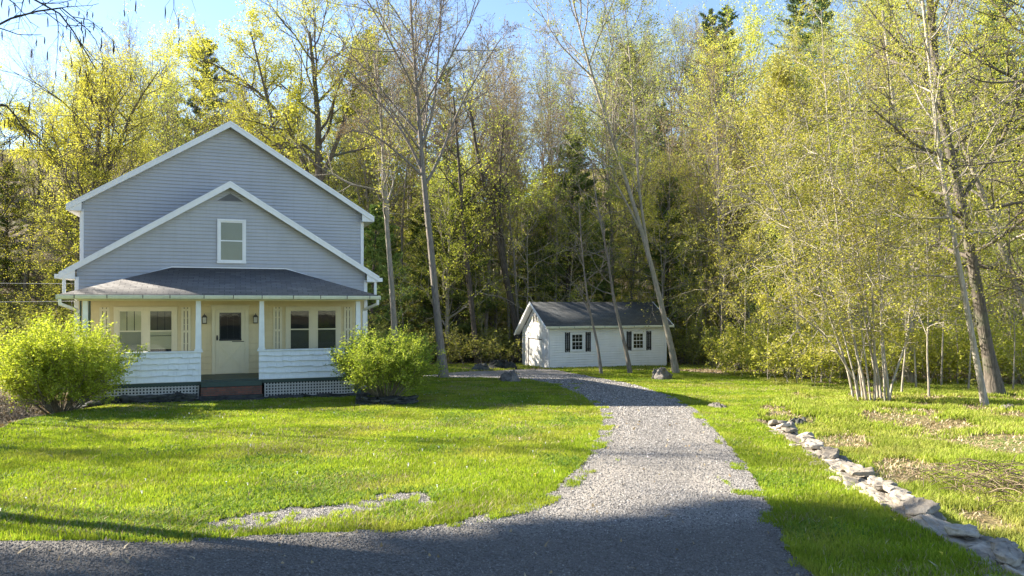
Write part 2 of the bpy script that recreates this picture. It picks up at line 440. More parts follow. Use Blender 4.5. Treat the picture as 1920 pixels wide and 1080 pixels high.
def trunk_path(h, r, lean=(0, 0), bend=.4, K=12, rng=None, flare=1.5, top=.08):
    t = np.linspace(0, 1, K)
    P = np.zeros((1, K, 3))
    wob = np.cumsum(rng.normal(0, bend / K, (K, 2)), axis=0)
    P[0, :, 0] = lean[0] * t ** 1.2 * h + wob[:, 0] * t; P[0, :, 1] = lean[1] * t ** 1.2 * h + wob[:, 1] * t; P[0, :, 2] = t * h - .15
    Rr = r * (1 - (1 - top) * t ** .9); Rr[0] *= flare; Rr[1] *= 1 + (flare - 1) * .12
    return P, Rr[None, :]

def deciduous(rng, P, Rr, f0=.4, nl=16, ll=.34, ang=.75, n2=7, n3=6, n4=0, leafn=8, lsize=.12, ljit=.14, trop=.10, sides=9, lf0=.4, twigr=.006, up=.5, asp=.6, wob=.16, l2=.45, l3=.42, droop=0):
    h = np.linalg.norm(np.diff(P[0], axis=0), axis=1).sum()
    p = Plant(); p.wood(P, Rr, sides)
    shape = lambda f: h * ll * (.45 + .75 * np.sin(np.clip((f - f0) / (1 - f0), 0, 1) * PI * .8 + .45)) * (1.02 - .35 * f)
    A, AR = grow(rng, P, Rr, nl, f0, .98, lambda f: ang * (1.25 - .55 * (f - f0) / (1 - f0)), shape, 6, .45, .012, wob, trop)
    p.wood(A, AR, 5)
    B, BR = grow(rng, A, AR, n2, .22, 1.0, .72, l2, 4, .5, .008, wob, trop * .7, lenpar=True); p.wood(B, BR, 4)
    C, CR = grow(rng, B, BR, n3, .2, 1.0, .75, l3, 4, .5, twigr, wob, trop * .5, lenpar=True); p.wood(C, CR, 3)
    last = C
    if n4:
        D, DR = grow(rng, C, CR, n4, .2, 1.0, .7, .45, 3, .5, twigr * .75, wob, trop * .4, lenpar=True); p.wood(D, DR, 3); last = D
    if leafn: p.leaf(rng, last, leafn, lf0, 1.05, lsize, asp, ljit, up, droop)
    return p

def conifer(rng, h, r, f0=.15, nb=80, L=.2, n2=14, leafn=16, drop=0.02, light=False, lean=(0, 0), ls=.16):
    P, Rr = trunk_path(h, r, lean, .3, 14, rng, 1.3, .05)
    p = Plant(); p.wood(P, Rr, 8)
    prof = lambda f: h * L * (1.0 - ((f - f0) / (1 - f0)) ** 1.4) ** .8 * (.72 + .28 * np.sin(f * 61) + rng.normal(0, .22, f.shape)) * (.55 + .45 * np.clip((f - f0) / .25, 0, 1)) + .35
    A, AR = grow(rng, P, Rr, nb, f0, .995, lambda f: 1.55 - .5 * f, prof, 6, .2, .008, .09, drop); p.wood(A, AR, 4)
    B, BR = grow(rng, A, AR, n2, .15, 1.0, .85, .30, 3, .4, .005, .12, 0.03, lenpar=True, flat=True); p.wood(B, BR, 3)
    p.leaf(rng, B, leafn, .0, 1.1, ls, .22, .05, .35, 0.05, 1.2)
    p.leaf(rng, A, leafn * 2, .5, 1.04, ls, .22, .07, .35, 0.05, 1.0)
    return p

GROUP = {}
def place(plant, name, bark, leafm, loc, rz=0, sc=1.0, names=('trunk', 'crown')):
    o = empty(name, loc, rz); o.scale = (sc, sc, sc)
    if plant.w:
        V, Q = Plant.cat(plant.w); mesh_np(names[0], V, Q, bark, o, True)
    if plant.lf:
        V, Q = Plant.cat(plant.lf); mesh_np(names[1], V, Q, leafm, o)
    return o

def copy_tree(o, loc, rz, sc, tilt=(0, 0)):
    c = o.copy(); link(c); c.location = loc; c.rotation_euler = (tilt[0], tilt[1], rz); c.scale = (sc, sc, sc * random.uniform(.92, 1.1))
    for ch in o.children:
        d = ch.copy(); link(d); d.parent = c
    return c

def path_px(pts, d, r0, r1, K=16, dy=0, flare=1.4):
    """trunk centre line given by photo pixels at a real depth d (dy: leaning in depth towards the top), local to its base"""
    px = np.array([p[0] for p in pts], float); py = np.array([p[1] for p in pts], float)
    t0 = np.linspace(0, 1, len(pts)); t = np.linspace(0, 1, K)
    dd = d + dy * t
    X = (np.interp(t, t0, px) - 960) / F * dd; Z = CZ + (HY - np.interp(t, t0, py)) / F * dd
    # smooth a little
    for _ in range(2):
        X[1:-1] = (X[:-2] + 2 * X[1:-1] + X[2:]) / 4; Z[1:-1] = (Z[:-2] + 2 * Z[1:-1] + Z[2:]) / 4
    bx, by = X[0], d; bz = gz(bx, by)
    Z[0] = bz - .2
    P = np.stack([X - bx, dd - by, Z - bz], -1)[None]
    Rr = np.linspace(r0, r1, K); Rr[0] *= flare; Rr[1] *= 1 + (flare - 1) * .3
    return P, Rr[None], (bx, by, bz)

# ================================================================== SETTING
def axis(lo, hi, near, d0, g):
    a = [0.0]; s = d0
    while a[-1] < hi:
        a.append(a[-1] + s)
        if a[-1] > near: s *= g
    b = [0.0]; s = d0
    while b[-1] > lo:
        b.append(b[-1] - s)
        if b[-1] < -near: s *= g
    return np.array(sorted(set(a + b)))

def grid_sheet(name, xs, ys, dz, mat, mask=None, kind='structure'):
    X, Y = np.meshgrid(xs, ys); Z = ground(X, Y) + dz
    V = np.stack([X, Y, Z], -1).reshape(-1, 3)
    ny, nx = X.shape
    i, j = np.meshgrid(np.arange(nx - 1), np.arange(ny - 1)); a = j * nx + i
    Q = np.stack([a, a + 1, a + nx + 1, a + nx], -1).reshape(-1, 4)
    if mask is not None:
        cx = (X[:-1, :-1] + X[1:, 1:]) / 2; cy = (Y[:-1, :-1] + Y[1:, 1:]) / 2
        Q = Q[mask(cx, cy).reshape(-1)]
        used = np.unique(Q); mp = np.full(len(V), -1); mp[used] = np.arange(len(used)); V = V[used]; Q = mp[Q]
    o = mesh_np(name, V, Q, mat, None, True); o['kind'] = kind
    return o

def inpoly(poly, X, Y):
    poly = np.asarray(poly); ins = np.zeros(np.shape(X), bool); n = len(poly)
    for i in range(n):
        x1, y1 = poly[i]; x2, y2 = poly[(i + 1) % n]
        c = ((y1 > Y) != (y2 > Y)) & (X < (x2 - x1) * (Y - y1) / (y2 - y1 + 1e-12) + x1)
        ins ^= c
    return ins

drv_px = [(850, 985), (960, 955), (1040, 925), (1085, 880), (1110, 840), (1132, 800), (1126, 772), (1090, 742), (1040, 722), (985, 712), (900, 709), (840, 710)]
left_edge = [(-40, 7.0), (-6.5, 6.95)] + [PG(*p) for p in [(150, 1018), (330, 1016), (600, 1003), (760, 995)]] + [PG(*p) for p in drv_px] + [PG(780, 706)]
right_edge = [PG(*p) for p in [(860, 698), (930, 696), (975, 693.5), (1040, 693.5), (1100, 706), (1190, 722), (1270, 748), (1315, 778), (1355, 820), (1395, 870), (1430, 930), (1465, 1000), (1520, 1080)]] + [(2.75, 4.6), (6, 3.6), (40, 2.5)]
DRIVE = left_edge + right_edge + [(40, -3), (-40, -3)]
LAWN = [(-13.5, 7.2), (-12.2, 12.5), PG(0, 806), PG(60, 782), PG(105, 768), (-11.6, 21.5), (-16, 30), (-10, 36.5), (-3, 36.0), PG(780, 706)] + drv_px[::-1][0:0] + [PG(*p) for p in drv_px[::-1]] + [PG(*p) for p in [(760, 993), (600, 1001), (330, 1014), (150, 1016)]] + [(-6.5, 7.0)]
VERGE = [PG(*p) for p in [(1040, 692), (1100, 704), (1190, 720), (1270, 746), (1315, 776), (1355, 820), (1395, 870), (1430, 930), (1465, 1000), (1520, 1080)]] + [(2.75, 4.6), (4.2, 4.0)] + [tuple(p) for p in WALL] + [PG(1420, 770), PG(1500, 735), PG(1400, 708), PG(1270, 697)]
PATCH = [PG(*p) for p in [(385, 995), (450, 972), (560, 955), (640, 948), (700, 930), (800, 924), (800, 945), (730, 950), (640, 975), (520, 990), (440, 1003)]]

def jit(X, Y, a=.22, s=1.3):
    return X + a * (fbm(X * s + 5, Y * s, 21, 4) - .5) * 2, Y + a * (fbm(X * s, Y * s + 9, 31, 4) - .5) * 2
RS = .05; RX0, RX1, RY0, RY1 = -46, 31, -3, 47
_gx, _gy = np.meshgrid(np.arange(RX0, RX1, RS), np.arange(RY0, RY1, RS))
def raster(poly, a=.22, s=1.3):
    g = inpoly(poly, *jit(_gx, _gy, a, s))
    def f(X, Y):
        i = ((np.asarray(X) - RX0) / RS + .5).astype(int); j = ((np.asarray(Y) - RY0) / RS + .5).astype(int)
        ok = (i >= 0) & (j >= 0) & (i < g.shape[1]) & (j < g.shape[0])
        return g[np.clip(j, 0, g.shape[0] - 1), np.clip(i, 0, g.shape[1] - 1)] & ok
    return f
in_drive = raster(DRIVE, .09, 1.0); in_lawn = raster(LAWN, .10); in_verge = raster(VERGE, .25); in_patch = raster(PATCH, .30, 2.2)

HOUSE_O = (-9.14, 24.0); TH = R(20.5); cT, sT = math.cos(TH), math.sin(TH)
def house_local(X, Y): return (X - HOUSE_O[0]) * cT + (Y - HOUSE_O[1]) * sT, -(X - HOUSE_O[0]) * sT + (Y - HOUSE_O[1]) * cT
GAR_O = ((1030 - 960) / F * 40.5, 40.5)
def gar_local(X, Y): return (X - GAR_O[0]) * cT + (Y - GAR_O[1]) * sT, -(X - GAR_O[0]) * sT + (Y - GAR_O[1]) * cT
def in_building(X, Y, m=0.0):
    s, t = house_local(X, Y); a = (np.abs(s) < 4.4 + m) & (t > -2.3 - m) & (t < 10 + m)
    s, t = gar_local(X, Y); b = (s > -.1 - m) & (s < 7.5 + m) & (t > -.1 - m) & (t < 4.2 + m)
    return a | b

def near_lawn(X, Y): return in_lawn(X, Y) | in_lawn(X - .35, Y) | in_lawn(X - .2, Y + .3)
def near_verge(X, Y): return in_verge(X, Y) | in_verge(X + .4, Y)
gr = grid_sheet('ground', axis(-420, 420, 26, .34, 1.035), axis(-60, 520, 56, .34, 1.035), 0, M['floor'])
grid_sheet('lawn', np.arange(-14, 5.5, .12), np.arange(6, 38, .12), .012, M['turf'], lambda X, Y: near_lawn(X, Y) & ~in_drive(X, Y) & ~in_building(X, Y))
grid_sheet('verge', np.arange(1, 14, .14), np.arange(3, 42, .14), .010, M['turf'], lambda X, Y: near_verge(X, Y) & ~in_drive(X, Y))
MEADOW = [tuple(p) for p in WALL] + [PG(1400, 770), PG(1380, 745), PG(1330, 712), PG(1400, 700), (13, 31), (22, 29), (26, 18), (22, 4), (4.3, 4.2)]
in_meadow = raster(MEADOW, .5, .8)
grid_sheet('meadow', np.arange(3, 27, .2), np.arange(3, 36, .2), .008, M['meadow'], lambda X, Y: in_meadow(X, Y) & ~in_verge(X, Y))
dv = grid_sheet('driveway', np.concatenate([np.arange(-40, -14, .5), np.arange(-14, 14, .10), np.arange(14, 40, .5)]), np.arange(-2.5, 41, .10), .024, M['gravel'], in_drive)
mv = np.array([v.co[:] for v in dv.data.vertices]); le = np.array(left_edge[6:]); re_ = np.array(right_edge[:13])
yl = np.interp(mv[:, 1], le[:, 1], le[:, 0]); yr = np.interp(mv[:, 1], re_[::-1, 1], re_[::-1, 0]); cx_ = (yl + yr) / 2 + .25 * (fbm(mv[:, 1] * .3, mv[:, 1] * 0, 4) - .5)
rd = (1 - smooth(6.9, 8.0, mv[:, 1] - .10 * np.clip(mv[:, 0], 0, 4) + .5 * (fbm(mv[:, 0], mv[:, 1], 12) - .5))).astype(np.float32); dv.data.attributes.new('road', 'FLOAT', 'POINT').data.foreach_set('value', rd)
tk = (np.exp(-((np.abs(mv[:, 0] - cx_) - .72) / .26) ** 2)) * smooth(7.2, 9.5, mv[:, 1]) * (.55 + .6 * fbm(mv[:, 0], mv[:, 1] * .7, 6))
at = dv.data.attributes.new('track', 'FLOAT', 'POINT'); at.data.foreach_set('value', tk.astype(np.float32))
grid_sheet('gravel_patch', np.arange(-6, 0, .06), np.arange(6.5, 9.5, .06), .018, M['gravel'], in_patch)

# ================================================================== HOUSE
Zb = gz(-9, 23.5) - .02
house = empty('house', (HOUSE_O[0], HOUSE_O[1], Zb), TH)
tag(house, 'grey sided two storey gabled house with white trim and cream front porch', 'house')
def B_(): return MB(Zb)

def siding(mb, hw, z0, z1, t, course=.1, out=.026, facing=-1, gmax=.03):
    """lapped courses on a wall plane y=t, hw(z) -> (s0,s1)"""
    z = z0
    while z < z1 - 1e-4:
        za = z; zt = min(z + course, z1)
        a0, a1 = hw(za + .002); b0, b1 = hw(zt - .002)
        if a1 - a0 < .02: break
        if b1 - b0 < .01: b0 = b1 = (b0 + b1) / 2; b1 += .005
        y0 = t + facing * out; y1 = t + facing * .002
        g = min(course * .34, gmax); yb = t + facing * .001
        n = max(1, int((a1 - a0) / .9)); q = np.linspace(0, 1, n + 1); k0 = int(z * 53) % 997
        wz = [(_h(np.array([i_ + k0]), np.array([7]), 5)[0] - .5) * .011 if 0 < i_ < n else 0 for i_ in range(n + 1)]
        wy = [(_h(np.array([i_ + k0]), np.array([9]), 6)[0]) * .006 for i_ in range(n + 1)]
        for i_ in range(n):
            p, p2 = q[i_], q[i_ + 1]; A0, A1 = a0 + (a1 - a0) * p, a0 + (a1 - a0) * p2; B0, B1 = b0 + (b1 - b0) * p, b0 + (b1 - b0) * p2
            za0, za1 = za + g + wz[i_], za + g + wz[i_ + 1]; u0, u1 = y0 + facing * wy[i_], y0 + facing * wy[i_ + 1]
            if zt <= max(za0, za1): continue
            mb.add([(A0, u0, za0), (A1, u1, za1), (B1, y1, zt), (B0, y1, zt), (A0, yb, za0), (A1, yb, za1), (A0, yb, za - .002), (A1, yb, za - .002)], [(0, 1, 2, 3), (4, 5, 1, 0), (4, 6, 7, 5)])
        z = zt

# front wall of the ground floor (cream) under the porch roof, grey above
b = B_(); siding(b, lambda z: (-4.36, 4.36), -.30, 2.15, 0, .205, .02); b.box(-4.36, 4.36, .004, .10, -.9, 2.2); b.build('porch_wall', M['cream'], house)
lo_ap, lo_sl = 5.90, .627
b = B_()
hw1 = lambda z: (-min(4.36, max((lo_ap - .06 - z) / lo_sl, 0)), min(4.36, max((lo_ap - .06 - z) / lo_sl, 0)))
siding(b, hw1, 2.2, 5.83, 0, .113)
b.prism([(-4.36, 2.2), (4.36, 2.2), (4.36, 3.08), (0, 5.82), (-4.36, 3.08)], .004, 1.2)
b.build('front_gable_wall', M['siding'], house)
up_ap = 8.10
b = B_()
hw2 = lambda z: (-min(4.43, max((up_ap - .05 - z) / lo_sl, 0)), min(4.43, max((up_ap - .05 - z) / lo_sl, 0)))
siding(b, hw2, 2.7, 8.03, 1.2, .113)
b.prism([(-4.43, -.9), (4.43, -.9), (4.43, 5.24), (0, 8.02), (-4.43, 5.24)], 1.204, 9.6)
for sd in (-1, 1):
    for k in range(58):
        z = -.7 + k * .1
        b.add([(sd * 4.445, 1.2, z), (sd * 4.445, 9.6, z), (sd * 4.432, 9.6, z + .1), (sd * 4.432, 1.2, z + .1)], [(0, 1, 2, 3)])
b.build('rear_gable_wall', M['siding'], house)
b = B_()
for sd in (-1, 1):
    b.box(sd * 4.36 - .055, sd * 4.36 + .055, -.035, .09, 2.15, 2.86); b.box(sd * 4.43 - .055, sd * 4.43 + .055, 1.165, 1.3, 2.75, 5.05)
    b.box(sd * 4.36 - .06, sd * 4.36 + .06, -.045, .09, -.85, 2.13)
    b.box(sd * 4.38 - (.02 if sd > 0 else .03), sd * 4.38 + (.03 if sd > 0 else .02), .09, 1.21, -.85, 2.86)
b.build('corner_board', M['white'], house, .004)

def slope_roof(name, apex, half, t0, t1, mat, th=.07):
    """two shingled slopes with uv in metres"""
    V = []; F_ = []; UV = []
    sl = math.hypot(1, lo_sl) * half
    for sd in (-1, 1):
        o = len(V)
        pts = [(0, t0, apex), (sd * half, t0, apex - half * lo_sl), (sd * half, t1, apex - half * lo_sl), (0, t1, apex)]
        V += [(x, y, z - Zb) for x, y, z in pts] + [(x, y, z - th - Zb) for x, y, z in pts]
        UV += [(t0, sl), (t0, 0), (t1, 0), (t1, sl)] * 2
        F_ += [(o, o + 1, o + 2, o + 3), (o + 7, o + 6, o + 5, o + 4), (o, o + 4, o + 5, o + 1), (o + 1, o + 5, o + 6, o + 2), (o + 2, o + 6, o + 7, o + 3)]
    return mesh_np(name, V, F_, mat, house, uv=np.array(UV))
def rake(apex, half, t, name):
    a = apex; e = apex - half * lo_sl; h = .19
    for sd in (-1, 1):
        b = B_()
        b.prism([(0, a + .012), (sd * (half + .015), e + .003), (sd * (half + .015), e - h), (0, a - h - .01)], t - .03, t)
        b.prism([(0, a - .05), (sd * half, e - .05), (sd * half, e - .03), (0, a - .03)], t - .042, t - .03)
        b.build(name, M['white'], house, 0)
    for sd in (-1, 1):   # soffit under the overhang and boxed eave
        b = B_()
        b.prism([(0, a - .10), (sd * half, e - .10), (sd * half, e - .13), (0, a - .13)], t + .001, t + .30)
        x0, x1 = sorted((sd * (half - .40), sd * (half - .001)))
        b.box(x0, x1, t + .002, t + .31, e - h + .002, e - h + .03)
        b.prism([(sd * (half - .002), e - .14), (sd * (half - .41), e - .14 + .41 * lo_sl), (sd * (half - .41), e - h + .031), (sd * (half - .002), e - h + .031)], t + .004, t + .03)
        b.build('soffit', M['white'], house)
slope_roof('roof', 8.17, 4.80, .90, 9.9, M['roof_dark'])
slope_roof('roof', 5.965, 4.77, -.28, 1.2, M['roof_dark'])
rake(8.17, 4.80, .90, 'rake_board'); rake(5.965, 4.77, -.29, 'rake_board')
b = B_()   # side soffits and fascia of the long eaves
for sd in (-1, 1):
    for (t0, t1, w, e, half) in ((1.22, 9.9, 4.45, 8.17 - 4.8 * lo_sl, 4.80), (.02, 1.2, 4.37, 5.965 - 4.77 * lo_sl, 4.77)):
        x0, x1 = sorted((sd * w, sd * half))
        b.box(x0, x1, t0, t1, e - .19, e - .16)
        x0, x1 = sorted((sd * (half - .02), sd * half)); b.box(x0, x1, t0, t1, e - .158, e - .075)
b.build('soffit', M['white'], house)

# gable vent
b = B_(); b.prism([(-.46, 5.34), (.46, 5.34), (0, 5.64)], -.03, -.012); v = b.build('gable_vent', M['siding'], house)
b = B_()
for k in range(5):
    z = 5.37 + k * .045; w = .38 - k * .075
    b.add([(-w, -.05, z), (w, -.05, z), (w - .05, -.034, z + .035), (-w + .05, -.034, z + .035)], [(0, 1, 2, 3)])
b.prism([(-.40, 5.36), (.40, 5.36), (0, 5.62)], -.0335, -.031)
b.build('louver', m_paint('vent_grey', (.17, .175, .185)), v)

def frame_boxes(b, s0, s1, z0, z1, w, t0, t1, wt=None, wb=None):
    wt = wt or w; wb = wb or w
    b.box(s0 - w, s0, t0, t1, z0, z1); b.box(s1, s1 + w, t0, t1, z0, z1)
    b.box(s0 - w, s1 + w, t0 - .002, t1, z1, z1 + wt); b.box(s0 - w - .01, s1 + w + .01, t0 - .006, t1, z0 - wb, z0)

def sash_window(s0, s1, z0, z1, t, frame_m, sash_m, back_m, frame_w=.08, lower_m=None, mull=0, pan=True, name='window', parent=None, grid=(0, 0)):
    """t: wall face; everything proud of it towards -y. frame > sash, pane, curtain"""
    parent = parent or house
    b = MB(Zb if parent is house else parent['dz']); 
    nb = lambda: MB(b.dz)
    if frame_w: frame_boxes(b, s0, s1, z0, z1, frame_w, t - .06, t - .004)
    else: b.box(s0 - .012, s1 + .012, t - .036, t - .022, z1, z1 + .01)
    fr = b.build(name, frame_m, parent, .004)
    zm = (z0 + z1) / 2; w = .035
    b = nb()
    for (a, c, tt) in ((zm, z1, t - .042), (z0, zm + .03, t - .052)):
        b.box(s0, s0 + w, tt, tt + .012, a, c); b.box(s1 - w, s1, tt, tt + .012, a, c)
        b.box(s0 + w, s1 - w, tt, tt + .012, c - w, c); b.box(s0 + w, s1 - w, tt, tt + .012, a, a + w)
        if grid[0]:
            for i in range(1, grid[0]): x = s0 + w + (s1 - s0 - 2 * w) * i / grid[0]; b.box(x - .008, x + .008, tt + .001, tt + .011, a + w, c - w)
            zz = (a + c) / 2; b.box(s0 + w, s1 - w, tt + .002, tt + .010, zz - .008, zz + .008)
    b.build('sash', sash_m, fr)
    b = nb(); b.box(s0 + .002, s1 - .002, t - .038, t - .036, zm + .002, z1 - .002); b.box(s0 + .002, s1 - .002, t - .0395, t - .0385, z0 + .002, zm); b.build('pane', M['glass'], fr)
    b = nb(); b.box(s0, s1, t - .027, t - .022, zm, z1); b.build('curtain', back_m, fr)
    b = nb(); b.box(s0, s1, t - .028, t - .022, z0, zm); b.build('blind', lower_m or back_m, fr)
    return fr

sash_window(-.32, .40, 3.42, 4.70, -.012, M['white'], M['white'], M['shade'], .075)

# paired windows on the porch, each with a wide cream surround
def pair(s0, s1, s2, s3, styles):
    b = B_(); frame_boxes(b, s0, s3, .50, 1.84, .13, -.055, -.004, .11, .06); b.box(s1, s2, -.053, -.004, .50, 1.84)
    fr = b.build('window_surround', M['cream_light'], house, .004)
    for (a, c, up, lo) in ((s0, s1, *styles[0]), (s2, s3, *styles[1])):
        w = sash_window(a + .002, c - .002, .503, 1.838, -.004, M['cream_light'], M['cream_light'], up, 0, lo)
pair(-3.23, -2.56, -2.38, -1.70, [(M['curtain'], M['shade']), (M['fabric_dark'], M['curtain_pale'])])
pair(1.84, 2.50, 2.72, 3.38, [(M['dark'], M['fabric_dark']), (M['dark'], M['fabric_dark'])])
b = B_()      # dark stripes of the pleated upper curtains
for (a, c) in ((-3.19, -2.60), (-2.34, -1.74)):
    for f in (.33, .68): x = a + (c - a) * f; b.box(x - .011, x + .011, -.034, -.033, 1.19, 1.80)
b.box(-2.34, -1.74, -.0345, -.033, 1.02, 1.04); b.box(-2.34, -1.74, -.0345, -.033, .54, .61)
b.build('window_divider', M['dark'], house)

def shutter(mb, slot, s0, s1, z0, z1, t):
    n = 3; g = .022; w = (s1 - s0 - g * (n - 1)) / n
    for k in range(n): mb.box(s0 + k * (w + g), s0 + k * (w + g) + w, t - .03, t - .006, z0, z1)
    zc = z0 + (z1 - z0) * .56
    for z in (z0 + .05, zc, z1 - .12): mb.box(s0 - .003, s1 + .003, t - .040, t - .030, z, z + .07)
    slot.box(s0, s1, t - .010, t - .007, z0 + .01, z1 - .01)
for (a, c) in ((-3.75, -3.47), (-1.46, -1.18), (1.32, 1.60), (3.62, 3.90)):
    b = B_(); sl = B_(); shutter(b, sl, a, c, .1, 1.93, -.012)
    sh = b.build('shutter', M['cream_light'], house, .003); sl.build('slot', M['metal_dark'], sh)

# door
b = B_(); b.box(-.56, -.45, -.05, -.003, -.23, 1.95); b.box(.45, .56, -.05, -.003, -.23, 1.95); b.box(-.58, .58, -.056, -.003, 1.86, 1.98); b.box(-.60, .60, -.07, -.003, 1.982, 2.01)
b.build('door_frame', M['cream_light'], house, .004)
b = B_(); b.box(-.45, .45, -.03, -.003, -.22, 1.86)
for (x0, x1, z0, z1) in ((-.44, -.33, -.20, 1.84), (.33, .44, -.20, 1.84), (-.33, .33, 1.75, 1.84), (-.33, .33, .73, .84), (-.33, .33, -.20, -.06)): b.box(x0, x1, -.042, -.0305, z0, z1)
for sd in (-1, 1): b.bar((-.30 * sd, -.042, .0), (.30 * sd, -.042, .66), .034 + .002 * sd, .055)
door = b.build('door', M['cream_light'], house, .003)
b = B_(); b.box(-.33, .33, -.034, -.031, .84, 1.75); b.build('door_pane', M['dark'], door)
b = B_(); b.box(-.335, .335, -.0435, -.0425, .838, 1.752); b.build('pane', M['glass'], door)
b = B_()
frame_boxes(b, -.28, .28, .90, 1.70, .05, -.041, -.0345)
for x in (-.09, .09): b.box(x - .008, x + .008, -.040, -.0345, .90, 1.70)
b.build('door_grille', M['black'], door)
b = B_(); b.box(-.42, -.37, -.075, -.042, .86, 1.02); b.box(-.43, -.36, -.09, -.07, .92, .95); b.box(.05, .42, -.052, -.042, .80, .825); b.build('door_handle', M['metal_dark'], door, .004)

# wall lanterns
for x in (-.77, .77):
    b = B_(); b.box(x - .05, x + .05, -.035, -.02, 1.42, 1.66); b.bar((x, -.03, 1.60), (x, -.14, 1.66), .02, .02)
    b.prism([(x - .085, 1.60), (x + .085, 1.60), (x + .03, 1.68), (x - .03, 1.68)], -.20, -.05)
    b.box(x - .012, x + .012, -.137, -.113, 1.68, 1.72)
    for dx in (-.065, .055):
        for dy in (-.185, -.075): b.box(x + dx, x + dx + .012, dy, dy + .012, 1.42, 1.60)
    b.box(x - .072, x + .072, -.195, -.055, 1.40, 1.425)
    l = b.build('wall_lantern', M['metal_dark'], house)
    b = B_(); b.box(x - .05, x + .05, -.17, -.08, 1.427, 1.598); b.build('lantern_glass', m_paint('frosted_glass', (.55, .52, .42), .3) if x < 0 else bpy.data.materials['frosted_glass'], l)

# porch deck, knee walls, columns
YF = -2.0
b = B_(); b.box(-3.9, 3.9, YF + .12, -.004, -.30, -.23); b.build('porch_floor', M['dark_green'], house)
b = B_()
for (x0, x1) in ((-3.93, -.80), (.82, 3.93)): b.box(x0, x1, YF - .01, YF + .10, -.36, -.262)
b.box(-.80, .82, YF + .06, YF + .12, -.40, -.235)
for sd in (-1, 1):
    x0, x1 = sorted((sd * 3.93, sd * 3.82)); b.box(x0, x1, YF + .10, -.03, -.36, -.262)
    b.box(sd * 3.80 - .09, sd * 3.80 + .09, YF + .012, YF + .13, -.86, -.365)
b.box(-3.7, -.86, YF + .02, YF + .08, -.95, -.77); b.box(.95, 3.7, YF + .02, YF + .08, -.95, -.80)
b.build('porch_beam', M['dark_green'], house)
random.seed(4)
def shake_wall(x0, x1, axis_y=True, fixed=YF, z0=-.262, z1=.60):
    b = B_(); n = 5; h = (z1 - z0) / n
    if axis_y: b.box(x0, x1, fixed, fixed + .09, z0, z1)
    else: b.box(fixed - .045, fixed + .045, x0, x1, z0, z1)
    for k in range(n):
        x = x0; zb = z0 + k * h
        while x < x1 - .02:
            w = min(random.uniform(.13, .30), x1 - x); drop = [.012, .02, .034, .028, .04][random.randrange(5)]
            za = zb + drop * (1 if k else .3)
            if axis_y:
                pts = [(x + .001, za), (x + w * .25, za + random.uniform(0, .018)), (x + w * .75, za + random.uniform(0, .018)), (x + w - .001, za)]
                top = [(x + w - .001, zb + h + .01), (x + .001, zb + h + .01)]
                P2 = pts + top; y0 = fixed - .055; y1 = fixed - .004
                vs = [(p[0], y0 if i < 4 else y1, p[1]) for i, p in enumerate(P2)] + [(p[0], fixed, p[1]) for p in pts]
                b.add(vs, [(0, 1, 2, 3, 4, 5), (6, 7, 1, 0), (7, 8, 2, 1), (8, 9, 3, 2)])
            else:
                sd = 1 if fixed > 0 else -1
                b.add([(fixed + sd * .065, x, za), (fixed + sd * .065, x + w, za), (fixed + sd * .048, x + w, zb + h), (fixed + sd * .048, x, zb + h), (fixed + sd * .045, x, za), (fixed + sd * .045, x + w, za)], [(0, 1, 2, 3), (4, 5, 1, 0)])
            x += w
    return b.build('knee_wall', M['white_aged'], house)
shake_wall(-3.92, -.80); shake_wall(.82, 3.92)
shake_wall(YF + .10, -.02, False, -3.87); shake_wall(YF + .10, -.02, False, 3.87)
b = B_()
for (x0, x1) in ((-3.97, -.75), (.77, 3.97)): b.box(x0, x1, YF - .06, YF + .14, .602, .645)
for sd in (-1, 1):
    x0, x1 = sorted((sd * 3.97, sd * 3.79)); b.box(x0, x1, YF + .14, -.06, .602, .645)
b.build('rail_cap', M['white_aged'], house, .006)
for x in (-3.80, -.87, .90, 3.80):
    b = B_(); n = .085; tpr = .065
    b.add([(x - n, YF - .035, .68), (x + n, YF - .035, .68), (x + n, YF + .125, .68), (x - n, YF + .125, .68), (x - tpr, YF - .015, 2.12), (x + tpr, YF - .015, 2.12), (x + tpr, YF + .105, 2.12), (x - tpr, YF + .105, 2.12)],
          [(0, 3, 2, 1), (4, 5, 6, 7), (0, 1, 5, 4), (1, 2, 6, 5), (2, 3, 7, 6), (3, 0, 4, 7)])
    b.box(x - .105, x + .105, YF - .052, YF + .137, .646, .695)
    b.build('column', M['white_aged'], house, .004)
b = B_()
for x in (-3.915, -3.69): b.box(x - .018, x + .018, YF - .03, YF + .05, .646, 2.12)
b.build('column_trim', M['dark_green'], house)

# lattice skirts: crossing slats with square holes
def lattice(x0, x1, z0, z1):
    b = B_(); p = .088; n = int((x1 - x0) / p)
    for k in range(n + 1): x = x0 + k * p; b.box(x, x + .042, YF + .022, YF + .030, z0, z1)
    m = int((z1 - z0) / p)
    for k in range(m + 1): z = z0 + k * p; b.box(x0, x0 + n * p + .042, YF + .012, YF + .0215, z, z + .038)
    b.build('lattice', M['lattice'], house)
lattice(-3.62, -.88, -.775, -.375); lattice(.98, 3.62, -.80, -.375)
b = B_(); b.box(-3.7, 3.7, -1.2, -1.15, -.9, -.31); b.build('crawlspace_shade_sheet', M['dark'], house)  # near-black sheet standing in for the shade behind the lattice
b = B_(); b.box(-4.28, -3.95, YF + .35, YF + .75, -1.25, -.25); b.build('brick_pier', M['white_peel'], house, .01)

